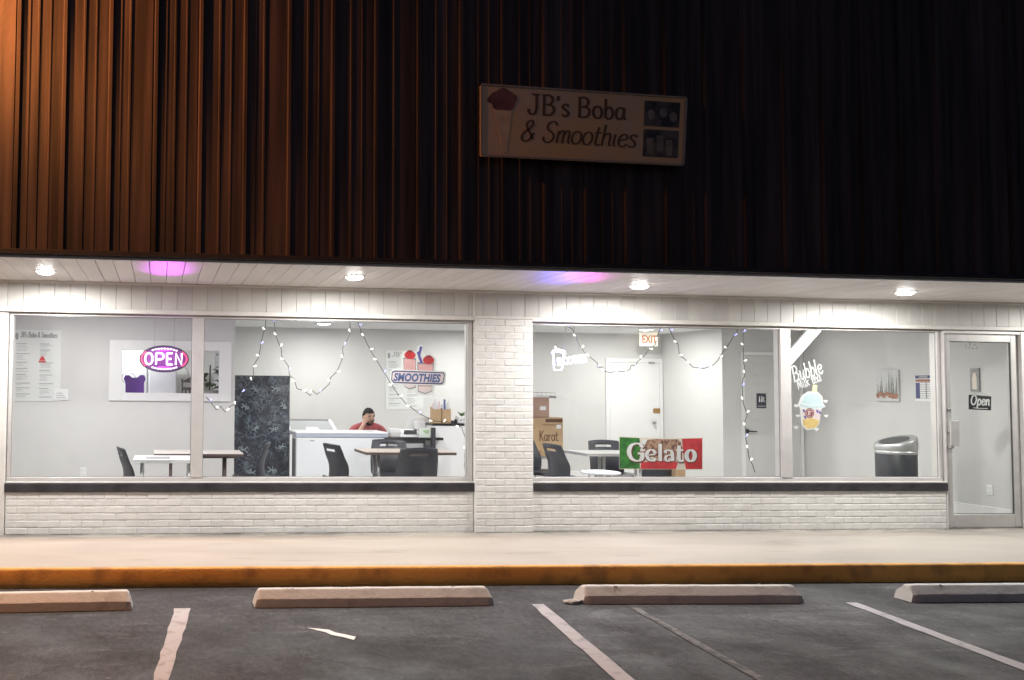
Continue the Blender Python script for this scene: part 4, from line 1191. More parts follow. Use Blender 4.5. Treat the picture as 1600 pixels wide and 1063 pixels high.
# fairy-light strings behind the glass
def string(label, pts, loose=False):
    root = thing('fairy_lights', label, 'string lights', pts[0], 0, 'fairy light strings in the shop windows')
    P = [Vector(p) for p in pts]
    fine = []
    for i in range(len(P) - 1):
        for k in range(4):
            c = P[i].lerp(P[i + 1], k / 4)
            c.y += .01 * mnoise.noise(c * 9); c.x += .008 * mnoise.noise(c * 14); fine.append(c)
    fine.append(P[-1])
    MB().tube(fine, .0042, 5).build('wire', 'wire', root)
    acc = .05; j = 0
    for i in range(len(fine) - 1):
        acc += (fine[i + 1] - fine[i]).length
        if acc > .125:
            acc = 0; j += 1
            c = fine[i]; s_ = 1 if j % 2 else -1
            m = MB(); m.T = Matrix.Translation(c) @ Matrix.Rotation(random.uniform(-.8, .8), 4, 'Y')
            m.tube([(0, 0, 0), (s_ * .012, -.004, .008)], .005, 5)
            m.ball((s_ * .020, -.008, .013), .0075, .0075, .0105, 8, 6)
            m.build('bulb', 'bulb_b' if j % 4 == 1 else 'bulb_w', root)
    return root
string('fairy light string rising from the serving window over the black curtain panel', [(0.472, 0.15, 1.519), (0.525, 0.15, 1.454), (0.579, 0.15, 1.382), (0.624, 0.15, 1.422), (0.671, 0.15, 1.363), (0.73, 0.15, 1.429), (0.776, 0.15, 1.443), (0.867, 0.15, 1.615), (0.965, 0.15, 1.721), (0.957, 0.15, 1.833), (1.016, 0.15, 1.947), (1.032, 0.15, 2.073), (1.073, 0.15, 2.22), (1.085, 0.15, 2.353)])
string('fairy light string looped in a deep V left of the smoothies decal', [(1.163, 0.15, 2.354), (1.173, 0.15, 2.255), (1.194, 0.15, 2.135), (1.246, 0.15, 2.016), (1.25, 0.15, 1.939), (1.322, 0.15, 1.846), (1.329, 0.15, 1.752), (1.386, 0.15, 1.713), (1.413, 0.15, 1.61), (1.49, 0.15, 1.59), (1.555, 0.15, 1.538), (1.575, 0.15, 1.596), (1.622, 0.15, 1.552), (1.756, 0.15, 1.664), (1.766, 0.15, 1.724), (1.834, 0.15, 1.794), (1.894, 0.15, 1.939), (1.894, 0.15, 2.042), (1.963, 0.15, 2.163), (1.974, 0.15, 2.356)])
string('fairy light string running diagonally down behind the smoothies decal', [(2.038, 0.15, 2.357), (2.085, 0.15, 2.217), (2.183, 0.15, 2.031), (2.314, 0.15, 1.818), (2.394, 0.15, 1.698), (2.479, 0.15, 1.572), (2.569, 0.15, 1.468), (2.711, 0.15, 1.366), (2.852, 0.15, 1.29), (3.026, 0.15, 1.274), (3.176, 0.15, 1.221), (3.202, 0.15, 1.141), (3.22, 0.15, 1.073), (3.206, 0.15, 0.919), (3.211, 0.15, 0.731)])
string('fairy light string sagging from the smoothie neon to the exit sign', [(4.307, 0.15, 2.339), (4.407, 0.15, 2.278), (4.435, 0.15, 2.21), (4.492, 0.15, 2.101), (4.542, 0.15, 2.026), (4.633, 0.15, 1.958), (4.682, 0.15, 1.924), (4.682, 0.15, 1.876), (4.742, 0.15, 1.877), (4.75, 0.15, 1.836), (4.83, 0.15, 1.819), (4.901, 0.15, 1.839), (4.96, 0.15, 1.831), (5.051, 0.15, 1.855), (5.066, 0.15, 1.902), (5.126, 0.15, 1.903), (5.132, 0.15, 1.937), (5.202, 0.15, 1.995), (5.274, 0.15, 2.085), (5.343, 0.15, 2.131), (5.366, 0.15, 2.226), (5.419, 0.15, 2.352)])
string('fairy light string sagging to the right of the exit sign', [(5.49, 0.15, 2.353), (5.535, 0.15, 2.235), (5.601, 0.15, 2.139), (5.614, 0.15, 2.021), (5.68, 0.15, 1.98), (5.775, 0.15, 1.89), (5.906, 0.15, 1.878), (6.02, 0.15, 1.922), (6.065, 0.15, 1.975), (6.157, 0.15, 2.106), (6.291, 0.15, 2.291), (6.303, 0.15, 2.354)])
string('fairy light string hanging straight down in front of the restroom door', [(6.363, 0.15, 2.355), (6.362, 0.15, 2.074), (6.367, 0.15, 1.933), (6.38, 0.15, 1.807), (6.334, 0.15, 1.737), (6.347, 0.15, 1.576), (6.36, 0.15, 1.464), (6.395, 0.15, 1.38), (6.357, 0.15, 1.282), (6.378, 0.15, 1.213), (6.377, 0.15, 1.115), (6.415, 0.15, 0.92), (6.476, 0.15, 0.754)])

# ================================================================== on the interior walls
def menu(label, x0, x1, z0, z1, y, title):
    t = thing('menu_poster', label, 'poster', ((x0 + x1) / 2, y, (z0 + z1) / 2), 0, 'printed menu posters')
    MB().box(x0, x1, y, y + .004, z0, z1).build('sheet', 'paper', t)
    W_, H_ = x1 - x0, z1 - z0
    m = MB(); h = .068 * H_ / .9; pen(m, title, x0 + .16 * W_, z1 - .105 * H_, h, .012, y - .0004, sx=.76 * W_ / (pen_width(title) * h), nib=.6)
    m.ellipse(x0 + .085 * W_, z1 - .09 * H_, .035 * W_, .05 * H_, y - .001, y - .0002, 14)
    m.build('title', 'ink_grey', t)
    m = MB(); r = random.Random(5)
    for col in (0.08, .56):
        v = .19
        while v < .96:
            if col > .5 and .33 < v < .45: v += .03; continue
            n = r.randint(1, 5)
            m.box(x0 + col * W_, x0 + (col + r.uniform(.18, .30)) * W_, y - .0012, y - .0002, z1 - (v + .009) * H_, z1 - v * H_); v += .026
            for _ in range(n):
                if v > .95: break
                u = x0 + (col + .01) * W_
                m.box(u, u + r.uniform(.1, .28) * W_, y - .0010, y - .0002, z1 - (v + .004) * H_, z1 - v * H_); v += .0185
            v += .022
    m.build('menu_text', 'ink_grey', t)
    m = MB(); m.prism([(x0 + .55 * W_, z1 - .43 * H_), (x0 + .68 * W_, z1 - .43 * H_), (x0 + .64 * W_, z1 - .37 * H_), (x0 + .59 * W_, z1 - .37 * H_)], y - .002, y - .0013)
    m.box(x0 + .54 * W_, x0 + .69 * W_, y - .002, y - .0013, z1 - .455 * H_, z1 - .435 * H_); m.build('menu_picture', 'red', t)
    return t
menu("grey paper menu titled JB's Boba & Smoothies on the wall at the far left", -1.885, -1.273, 1.418, 2.329, 2.492, "JB's Boba & Smoothies")
menu('paper menu on the back wall partly covered by the smoothies decal', 3.66, 4.292, 1.297, 2.259, 4.893, "JB's Boba")
t = thing('wall_notice', 'small white notice overlapping the lower corner of the far left menu', 'notice', (-1.264, 2.48, 1.511))
a = (-1.352, 2.48, 1.437); b = (-1.169, 2.48, 1.578)
MB().box(a[0], b[0], 2.482, 2.488, a[2], b[2]).build('sheet', 'paper_w', t, bevel=.003)
m = MB()
for k in range(3): m.box(a[0] + .03, b[0] - .03 - .02 * k, 2.4805, 2.4818, a[2] + .025 + .028 * k, a[2] + .033 + .028 * k)
m.build('notice_text', 'ink_grey', t)
def outlet(label, T):
    t = thing('wall_outlet', label, 'outlet', T.translation, 0, 'electrical outlets low on the walls')
    m = MB(); m.T = T; m.box(-.038, .038, -.007, 0, -.06, .06); m.build('cover_plate', 'white', t, bevel=.003)
    m = MB(); m.T = T
    for z in (-.026, .026): m.box(-.016, .016, -.010, -.0071, z - .017, z + .017)
    m.build('socket', 'paper_w', t, bevel=.002)
    m = MB(); m.T = T
    for z in (-.026, .026):
        for x in (-.006, .006): m.box(x - .0015, x + .0015, -.0108, -.0101, z - .006, z + .006)
    m.build('slots', 'ink', t)
outlet('white electrical outlet low on the grey wall left of the white table', Matrix.Translation(Vector((-0.964, 2.5, 0.513))))
RW = Matrix.Rotation(-PI / 2, 4, 'Z')       # local x runs towards the viewer along the right wall
def rwall(px_loc, off=0.0): return Matrix.Translation(Vector((XR - off, px_loc[1], px_loc[2]))) @ RW
outlet('white electrical outlet on the right wall seen through the entrance door', rwall((9.75, 0.563, 0.505)))

# pictures on the right wall
a = (9.73, 2.074, 1.528); b = (9.73, 1.727, 1.948)
yc, zc = (a[1] + b[1]) / 2, (a[2] + b[2]) / 2; wv, hv = abs(b[1] - a[1]), abs(b[2] - a[2])
t = thing('plant_picture', 'frameless picture of spiky plants in clay pots on the right wall', 'picture', (XR, yc, zc))
T = rwall((0, yc, zc))
m = MB(); m.T = T; m.box(-wv / 2, wv / 2, -.03, -.001, -hv / 2, hv / 2); m.build('canvas', 'picture', t, bevel=.003)
m = MB(); m.T = T; r = random.Random(3)
for i in range(9):
    x = -wv * .4 + wv * .8 * i / 8; hgt = r.uniform(.25, .78) * hv; sw = r.uniform(-.06, .06) * wv
    m.prism([(x - .012 * 1.3, -hv * .30), (x + .012 * 1.3, -hv * .30), (x + sw, -hv * .30 + hgt)], -.0312 - .0002 * i, -.0303)
m.build('leaf_print', 'grey_green', t)
m = MB(); m.T = T
for i in range(7):
    x = -wv * .40 + wv * .8 * i / 6; s_ = wv * r.uniform(.06, .10); z = -hv * r.uniform(.26, .34)
    m.prism([(x - s_ * .7, z - s_ * 1.1), (x + s_ * .7, z - s_ * 1.1), (x + s_, z + s_), (x - s_, z + s_)], -.0345 - .0002 * i, -.0335)
m.build('pot_print', 'terra', t)
a = (9.74, 1.504, 1.537); b = (9.74, 1.261, 1.877)
yc, zc = (a[1] + b[1]) / 2, (a[2] + b[2]) / 2; wv, hv = abs(b[1] - a[1]), abs(b[2] - a[2])
t = thing('price_chart', 'white printed chart with ruled table rows on the right wall beside the plant picture', 'poster', (XR, yc, zc)); T = rwall((0, yc, zc))
m = MB(); m.T = T; m.box(-wv / 2, wv / 2, -.006, -.001, -hv / 2, hv / 2); m.build('sheet', 'paper_w', t)
m = MB(); m.T = T; m.box(-wv * .48, wv * .48, -.0075, -.0062, hv * .36, hv * .48); m.box(-wv * .47, -wv * .22, -.0075, -.0062, -hv * .40, hv * .20)
m.build('header_print', 'navy', t)
m = MB(); m.T = T; m.box(-wv * .26, wv * .24, -.0088, -.0076, hv * .385, hv * .46); m.build('title_print', 'grey_print', t)
m = MB(); m.T = T; m.box(-wv * .47, wv * .47, -.0075, -.0062, hv * .23, hv * .33); m.build('heading_print', 'terra', t)
m = MB(); m.T = T
for i in range(8): m.box(-wv * .2, wv * .46, -.0073, -.0062, hv * (.19 - .082 * i), hv * (.205 - .082 * i))
m.box(wv * .13, wv * .16, -.0080, -.0074, -hv * .40, hv * .22); m.box(wv * .45, wv * .47, -.0080, -.0074, -hv * .40, hv * .22)
m.build('ruled_lines', 'ink', t)
a = (9.74, 0.756, 1.664); b = (9.74, 0.646, 1.944)
yc, zc = (a[1] + b[1]) / 2, (a[2] + b[2]) / 2; wv, hv = abs(b[1] - a[1]), abs(b[2] - a[2])
t = thing('narrow_picture', 'narrow upright grey picture of a pale bottle shape above the Open plaque', 'picture', (XR, yc, zc)); T = rwall((0, yc, zc))
m = MB(); m.T = T; m.box(-wv / 2, wv / 2, -.018, -.001, -hv / 2, hv / 2); m.build('canvas', 'grey_print', t, bevel=.002)
m = MB(); m.T = T; m.prism([(-wv * .25, -hv * .4), (wv * .25, -hv * .4), (wv * .25, hv * .1), (wv * .12, hv * .3), (-wv * .12, hv * .3), (-wv * .25, hv * .1)], -.0195, -.0182); m.build('bottle_print', 'cream', t)

# exit door
ed = thing('exit_door', 'plain white exit door with brass deadbolt in the back wall', 'door', (7.97, 4.88, .153))
x0, x1, zt = 7.494, 8.377, 2.113
f = MB(); f.box(x0 - .07, x0, 4.872, 4.899, .153, zt + .07); f.box(x1, x1 + .055, 4.872, 4.899, .153, zt + .07); f.box(x0, x1, 4.872, 4.899, zt, zt + .07)
f.build('casing', 'white', ed, bevel=.004)
MB().box(x0 + .004, x1 - .004, 4.878, 4.899, .16, zt - .004).build('door_leaf', 'white', ed, bevel=.002)
q = (8.326, 4.86, 1.311); m = MB(); m.box(q[0] - .075, q[0] + .045, 4.862, 4.8775, q[2] - .04, q[2] + .04); m.build('deadbolt', 'brass', ed, bevel=.012)
q = (8.248, 4.83, 1.119); m = MB(); m.ball((q[0], 4.83, q[2]), .03, .03, .03); m.tube([(q[0], 4.8775, q[2]), (q[0], 4.83, q[2])], .014); m.build('knob', 'grey', ed)
q = (8.232, 4.86, 2.116); m = MB(); m.box(q[0] - .06, q[0] + .04, 4.845, 4.8715, q[2] - .012, q[2] + .012); m.build('door_closer', 'grey', ed, bevel=.004)
# restroom door with six raised panels
rd = thing('restroom_door', 'six panel grey white restroom door with a lever handle and restroom sign', 'door', (9.2, 3.38, .153))
x0, x1, zt = 8.788, 9.683, 2.19
f = MB(); f.box(x0 - .065, x0, 3.372, 3.399, .153, zt + .06); f.box(x1, x1 + .05, 3.372, 3.399, .153, zt + .06); f.box(x0, x1, 3.372, 3.399, zt, zt + .06)
f.build('casing', 'white', rd, bevel=.004)
MB().box(x0 + .004, x1 - .004, 3.380, 3.399, .16, zt - .004).build('door_leaf', 'wall', rd, bevel=.002)
pw = (x1 - x0 - .30) / 2
pz = [zt - .32, zt - .12, zt - .98, zt - .42, .32, zt - 1.16]
for i in range(3):
    for xx in (x0 + .10, x0 + .20 + pw):
        z0, z1 = pz[2 * i], pz[2 * i + 1]
        m = MB(); m.box(xx, xx + pw, 3.374, 3.3795, z0, z1); m.box(xx + .03, xx + pw - .03, 3.369, 3.3742, z0 + .03, z1 - .03); m.build('raised_panel', 'wall', rd, bevel=.004)
q = (8.809, 3.34, 1.049)
m = MB(); m.T = Matrix.Translation((q[0], 3.372, q[2])) @ Matrix.Rotation(PI / 2, 4, 'X'); m.lathe([(.032, -.006), (.032, .008), (.012, .012), (.012, .045)], n=16); m.T = None
m.tube([(q[0], 3.335, q[2]), (q[0] + .06, 3.33, q[2] - .002), (q[0] + .125, 3.335, q[2] - .004)], .010, 8); m.build('lever_handle', 'black', rd)
q = (9.035, 3.37, 1.512); a = (8.961, 3.37, 1.395); b = (9.115, 3.37, 1.619)
m = MB(); m.box(a[0], b[0], 3.362, 3.368, a[2], b[2]); m.build('restroom_sign', 'rest_sign', rd, bevel=.002)
m = MB(); mx_ = (a[0] + b[0]) / 2; wz = b[2] - a[2]
for dx, wd in ((-.032, .012), (.006, .010)):
    m.ellipse(mx_ + dx, b[2] - .055, .010, .011, 3.3605, 3.3618, 12); m.prism([(mx_ + dx - wd, b[2] - .13), (mx_ + dx + wd, b[2] - .13), (mx_ + dx + wd * .7, b[2] - .07), (mx_ + dx - wd * .7, b[2] - .07)], 3.3605, 3.3618)
m.ribbon([(mx_ + .034, b[2] - .08), (mx_ + .034, b[2] - .11), (mx_ + .048, b[2] - .125)], .010, 3.3605, 3.3618); m.ellipse(mx_ + .034, b[2] - .066, .009, .009, 3.3605, 3.3618, 10)
m.text('RESTROOM', mx_, a[2] + .022, .024, 3.361, .001, align='CENTER'); m.build('sign_print', 'vinyl', rd)

# exit sign under the ceiling
xs = thing('exit_sign', 'white lit EXIT sign hanging under the ceiling above the exit door', 'exit sign', (7.947, 4.5, 2.626))
a = (7.801, 4.5, 2.372); b = (8.102, 4.5, 2.597)
MB().box(a[0], b[0], 4.48, 4.53, a[2], b[2]).build('housing', 'exit_face', xs, bevel=.006)
MB().box((a[0] + b[0]) / 2 - .06, (a[0] + b[0]) / 2 + .06, 4.49, 4.52, b[2], 2.60).build('mount', 'white', xs)
m = MB(); m.text('EXIT', (a[0] + b[0]) / 2, a[2] + .055, .175, 4.4785, .002, bold=.003, align='CENTER', sx=.72); m.build('lettering', 'exit_ink', xs)

# ================================================================== behind the serving window
t = thing('white_cabinet', 'white panelled cabinet in the back room behind the serving window', 'cabinet', (-.15, 4.0, .153))
x0, x1, z1 = -0.603, 0.246, 2.141
MB().box(x0, x1, 3.92, 4.3, .153, z1).build('carcass', 'white', t, bevel=.004)
for k in range(2):
    w2 = (x1 - x0) / 2; MB().box(x0 + k * w2 + .012, x0 + (k + 1) * w2 - .012, 3.895, 3.919, .2, z1 - .05).build('door_panel', 'white_gloss', t, bevel=.006)
t = thing('purple_chair', 'purple chair back with two rounded top corners behind the serving window', 'chair', (-0.341, 3.2, .153))
B_ = [(p[0], p[2]) for p in [(-0.47, 3.2, 1.435), (-0.474, 3.2, 1.673), (-0.501, 3.2, 1.725), (-0.476, 3.2, 1.779), (-0.424, 3.2, 1.779), (-0.388, 3.2, 1.744), (-0.309, 3.2, 1.745), (-0.275, 3.2, 1.781), (-0.222, 3.2, 1.782), (-0.195, 3.2, 1.729), (-0.22, 3.2, 1.667), (-0.216, 3.2, 1.437)]]
m = MB(); m.prism(B_, 3.18, 3.24); m.build('backrest', 'purple', t, bevel=.012, seg=2)
xc = (B_[0][0] + B_[-1][0]) / 2; wz = B_[-1][0] - B_[0][0]
zb = B_[0][1]
m = MB(); m.box(xc - wz * .55, xc + wz * .55, 3.25, 3.68, .56, .64); m.box(xc - wz * .45, xc + wz * .45, 3.20, 3.245, .60, zb); m.build('seat', 'purple', t, bevel=.02, seg=2)
for dx in (-1, 1):
    for y in (3.27, 3.64): MB().tube([(xc + dx * wz * .48, y, .153), (xc + dx * wz * .45, y, .57)], .016, 8).build('leg', 'grey', t)
t = thing('wire_stand', 'white hoop stand behind the purple chair back', 'stand', (-0.4, 3.4, .153))
cxx, czz = -0.439, 1.737
m = MB(); m.tube([(cxx + .095 * math.cos(q), 3.4, czz + .075 * math.sin(q)) for q in [2 * PI * i / 24 for i in range(24)]], .006, 6, closed=True); m.build('hoop', 'grey', t)
m = MB(); m.tube([(cxx, 3.4, czz - .075), (cxx, 3.4, .17)], .008, 8); m.lathe([(.13, 0), (.12, .014), (.02, .02)], (cxx, 3.4, .153), 20); m.build('stand_foot', 'grey', t)
t = thing('dark_chair', 'dark slatted chair behind the serving window beside the mullion', 'chair', (0.375, 3.3, .153))
xa, xb = 0.305, 0.519; zt = 1.737
for x in (xa, xb):
    MB().tube([(x, 3.3, .153), (x, 3.3, .6), (x, 3.27, zt)], .016, 8).build('rear_leg', 'ink', t); MB().tube([(x, 3.68, .153), (x, 3.68, .6)], .016, 8).build('front_leg', 'ink', t)
m = MB(); m.prism([(xa - .02, zt - .05), (xb, zt - .06), (xb, zt + .03), ((xa + xb) / 2, zt + .02)], 3.25, 3.28); m.box(xa, xb, 3.265, 3.285, zt - .16, zt - .12); m.build('back_rail', 'ink', t, bevel=.005)
for k in range(3): x = xa + (xb - xa) * (k + 1) / 4; MB().box(x - .012, x + .012, 3.27, 3.284, .62, zt - .16).build('slat', 'ink', t)
MB().box(xa - .02, xb + .02, 3.28, 3.70, .6, .63).build('seat', 'ink', t, bevel=.006)
t = thing('potted_plant', 'broad leaved dark plant in a grey pot behind the serving window', 'plant', (0.681, 3.0, .153))
pc = Vector((0.673, 3.0, 1.562))
m = MB(); m.lathe([(.11, 0), (.13, .3), (.15, pc.z - .153 + .02), (.135, pc.z - .153 + .02)], (pc.x, 3.0, .153), 18); m.build('pot', 'grey_print', t)
r = random.Random(9)
for i in range(16):
    an = r.uniform(0, 2 * PI); ln = r.uniform(.10, .24); zz = r.uniform(.05, .36); wd = r.uniform(.035, .06)
    b = Vector((pc.x + .04 * math.cos(an), 3.0 + .04 * math.sin(an), pc.z + zz - .03)); d = Vector((math.cos(an), math.sin(an) * .8, r.uniform(-.2, .5))).normalized()
    sd_ = d.cross(Vector((0, 0, 1))).normalized(); tp = b + d * ln + Vector((0, 0, -.05)); md = b + d * ln * .5 + Vector((0, 0, .02))
    m = MB(); m.add([b, md + sd_ * wd, tp, md - sd_ * wd, md + Vector((0, 0, .012))], [(0, 1, 4), (1, 2, 4), (2, 3, 4), (3, 0, 4)], True); m.build('leaf', 'leaf_dark' if i % 3 else 'leaf', t, solid=.002)
m = MB(); m.tube([(pc.x, 3.0, pc.z - .05), (pc.x + .01, 3.0, pc.z + .36)], .012, 6); m.build('stem', 'leaf_dark', t)
t = thing('white_board', 'tall narrow white panel behind the potted plant', 'panel', (0.817, 3.5, .153))
a = (0.764, 3.5, 2.156); b = (0.866, 3.5, 1.672)
MB().box(a[0], b[0], 3.5, 3.53, .153, a[2]).build('board', 'white_gloss', t, bevel=.004)
MB().box(b[0] + .002, b[0] + .02, 3.49, 3.53, .153, a[2] + .02).build('edge_post', 'ink_grey', t)
m = MB(); m.box(a[0] + .03, b[0] - .04, 3.496, 3.4995, a[2] - .08, a[2] - .06); m.build('tag_print', 'ink_grey', t)

# ================================================================== furniture
def make_chair():
    t = thing('shell_chair', 'black plastic shell chair', 'chair', (0, 0, .153), 0, 'black shell chairs round the tables')
    def bk(u, v):
        x = (u - .5) * 2
        hw = .225 - .03 * max(0, v - .35) ** 1.2 + .012 * math.sin(PI * v)
        z = .40 + .425 * v
        y = -.165 + .02 * math.sin(PI * min(1, v * 1.5)) - .115 * max(0, v - .35) ** 1.5
        y += .075 * x * x * (1 - .45 * v)
        return (x * hw, y, z - .012 * x * x * v)
    m = MB(); m.grid(bk, 16, 14, lambda i, j: j == 11 and 4 <= i <= 11)
    m.build('backrest', 'navy_black', t, solid=.012, bevel=0, local=True)
    def st_(u, v):
        x = (u - .5) * 2; y = -.185 + .43 * v
        z = .395 + .02 * x * x - .035 * max(0, v - .8) * 5 * .3 + .03 * max(0, .15 - v) * 5
        return (x * (.215 + .02 * math.sin(PI * v)), y, z)
    m = MB(); m.grid(st_, 10, 10); m.build('seat', 'navy_black', t, solid=.014, local=True)
    m = MB(); m.box(-.16, .16, -.14, .16, .358, .38); m.build('under_frame', 'black', t, local=True, bevel=.005)
    for sx in (-1, 1):
        for sy in (-1, 1):
            m = MB(); m.tube([(sx * .15, sy * .13 + .01, .37), (sx * .2, sy * .21 + .01, 0)], .011, 8); m.build('leg', 'grey', t, local=True)
    return t
ch0 = make_chair()
def chair(i, x, y, face, lab):
    c = ch0 if i == 0 else copy_tree(ch0)
    c.location = (x, y, .153); c.rotation_euler = (0, 0, math.radians(face)); c['label'] = lab
# face 0 looks away from the street; 90 looks left, -90 looks right
CH = [(-0.334 + .12, .6, -78, 'black shell chair at the left end of the white table'),
      (1.212 - .12, 1.5, 78, 'black shell chair standing before the printed curtain panel'),
      (2.068 + .12, 1.3, -74, 'black shell chair seen sideways before the white chest freezer'),
      (2.86, .80, 0, 'black shell chair with its back to the window before the service counter'),
      (2.911, 1.95, 170, 'black shell chair on the far side of the wooden table facing the window'),
      (4.879 + .10, 1.45, -86, 'black shell chair seen sideways before the large cardboard box'),
      (5.865, 1.98, 180, 'black shell chair behind the right hand table facing the window'),
      (5.022, 2.25, -140, 'black shell chair half hidden behind the brick pier under the boxes'),
      (5.687, .72, 4, 'black shell chair hidden behind the gelato banner')]
for i, c in enumerate(CH): chair(i, *c)

def table(label, x0, x1, y0, y1, zt, top, edge, leg, legpos=None, ins=.05, th=.028, grp=None, apron=0):
    t = thing('table', label, 'table', ((x0 + x1) / 2, (y0 + y1) / 2, .153), 0, grp)
    MB().box(x0, x1, y0, y1, zt - .006, zt).build('table_top', top, t, bevel=.002)
    MB().box(x0 + .002, x1 - .002, y0 + .002, y1 - .002, zt - .006 - th, zt - .0065).build('top_edge', edge, t, bevel=.003)
    if apron: MB().box(x0 + .08, x1 - .08, y0 + .06, y1 - .06, zt - th - apron, zt - th - .007).build('apron', edge, t)
    for x in (x0 + ins, x1 - ins):
        for y in (y0 + ins, y1 - ins):
            MB().tube([(x, y, .153), (x, y, zt - th - .006)], .019, 10).build('leg', leg, t)
    return t
table('low white table with white legs left of the mullion', -0.266, 0.364+.05, .35, .95, 0.854, 'white', 'white', 'white', ins=.09, grp='dining tables in the shop')
table('pale table with a dark edge and underside behind the mullion', -0.061, 0.974, 1.2, 1.8, 0.855, 'table_pale', 'wood_dark', 'wood_dark', ins=.2, grp='dining tables in the shop', apron=.03)
table('pale wooden table in front of the white freezer and counter', 2.386, 3.471, 1.1, 1.7, 0.886, 'wood', 'wood_dark', 'grey', ins=.2, grp='dining tables in the shop')
table('pale grey table behind the gelato banner', 5.064, 6.233, 1.1, 1.7, 0.878, 'table_grey', 'alu_grey', 'white', ins=.35, grp='dining tables in the shop')
t = thing('paper_sheet', 'flat paper menu sheet lying on the low white table', 'paper', (0.012, 0.6, 0.846))
a = (-0.138, 0.6, 0.853); b = (0.121, 0.6, 0.853); zt_ = 0.854
MB().box(a[0], b[0], .52, .74, zt_ + .001, zt_ + .006).build('sheet', 'grey_print', t)
t.location = ((a[0] + b[0]) / 2, .63, zt_); [setattr(c, 'location', Vector((0, 0, 0))) for c in t.children]
for c in t.children: c.data.transform(Matrix.Translation(Vector((0.012, 0.6, 0.846)) - t.location))
t = thing('round_stool', 'round white stool top peeking above the sill before the grey table', 'stool', (5.129, .55, .153))
c = (4.968, 0.45, 0.715)
m = MB(); m.lathe([(.20, -.03), (.215, -.015), (.205, 0), (.1, .012), (.001, .016)], (c[0], .62, c[2]), 28); m.build('seat', 'white_gloss', t)
for k in range(4):
    an = PI / 4 + k * PI / 2
    MB().tube([(c[0] + .12 * math.cos(an), .62 + .12 * math.sin(an), c[2] - .03), (c[0] + .19 * math.cos(an), .62 + .19 * math.sin(an), .153)], .012, 8).build('leg', 'alu', t)

# printed black curtain panel on a stand
t = thing('curtain_panel', 'tall black cloth panel printed with pale blue scribbled figures', 'screen', (1.381, 2.75, .153))
x0, x1, zt = 1.001, 1.747, 1.785
m = MB(); m.grid(lambda u, v: (x0 + (x1 - x0) * u, 2.75 + .012 * math.sin(u * 22) * (1.1 - v * .7), .18 + (zt - .18) * v), 40, 12); m.build('cloth', 'cloth', t, solid=.004)
m = MB(); m.tube([(x0 - .01, 2.775, zt - .02), (x1 + .01, 2.775, zt - .02)], .012, 8); m.tube([(x0 + .03, 2.79, .153), (x0 + .03, 2.79, zt - .02)], .014, 8); m.tube([(x1 - .03, 2.79, .153), (x1 - .03, 2.79, zt - .02)], .014, 8)
for x in (x0 + .03, x1 - .03): m.box(x - .02, x + .02, 2.65, 2.95, .153, .175)
m.build('stand', 'black', t)
m = MB(); r = random.Random(4)
FIG = [(398,608), (383,642), (400,670), (383,702), (431,608), (428,671), (443,635), (440,698), (394,738), (425,735)]
for (ux, uz) in [(1.267, 2.73, 1.603), (1.14, 2.73, 1.362), (1.29, 2.73, 1.072), (1.12, 2.73, 0.798), (1.553, 2.73, 1.606), (1.532, 2.73, 1.065), (1.66, 2.73, 1.375), (1.638, 2.73, 0.834), (1.244, 2.73, 0.492), (1.511, 2.73, 0.517)] and [(p[0], p[2]) for p in [(1.267, 2.73, 1.603), (1.14, 2.73, 1.362), (1.29, 2.73, 1.072), (1.12, 2.73, 0.798), (1.553, 2.73, 1.606), (1.532, 2.73, 1.065), (1.66, 2.73, 1.375), (1.638, 2.73, 0.834), (1.244, 2.73, 0.492), (1.511, 2.73, 0.517)]]:
    s_ = r.uniform(.035, .06); an = r.uniform(-2.6, 2.6)
    def fg(a, b): return (ux + (a * math.cos(an) - b * math.sin(an)) * s_, uz + (a * math.sin(an) + b * math.cos(an)) * s_)
    m.ribbon([fg(*q) for q in ov(.1, .75, .38, .3, 0, 2 * PI, 8)], .013, 2.728, 2.731, cap=False)
    m.ribbon([fg(0, .4), fg(-.2, -.3), fg(-.75, -1)], .014, 2.7275, 2.7308); m.ribbon([fg(-.1, -.2), fg(.45, -1)], .014, 2.727, 2.7306)
    m.ribbon([fg(-.9, .1), fg(0, .2), fg(.9, .3)], .010, 2.7265, 2.7303)
m.build('figure_print', mat('pale_chalk_print', (.25, .3, .32), .7), t)

# chest freezer
t = thing('chest_freezer', 'long white chest freezer in front of the seated person', 'freezer', (2.383, 2.8, .153))
x0, x1, zt = 1.799, 3.024, 1.047
MB().box(x0, x1, 2.5, 3.06, .18, zt - .075).build('cabinet', 'white_gloss', t, bevel=.012, seg=2)
MB().box(x0 - .004, x1 + .004, 2.492, 3.068, zt - .073, zt - .03).build('rim', 'rim', t, bevel=.004)
MB().box(x0 - .008, x1 + .008, 2.488, 3.072, zt - .029, zt).build('lid', 'white_gloss', t, bevel=.014, seg=3)
m = MB(); m.box(x0 - .05, x0 - .012, 2.52, 2.56, .153, zt - .09); m.build('dark_side', 'slot', t, bevel=.004)
m = MB(); m.box(x0 - .085, x0 - .055, 2.5, 2.54, .153, zt - .04); m.build('side_post', 'white', t, bevel=.004)
q = (2.013, 2.497, 0.928); m = MB(); m.box(q[0] - .03, q[0] + .03, 2.497, 2.4995, q[2] - .004, q[2] + .006); m.build('badge', 'grey', t)
m = MB()
for x in (x0 + .06, x1 - .06):
    for y in (2.56, 3.0): m.box(x - .03, x + .03, y - .03, y + .03, .153, .18)
m.build('foot', 'black', t)
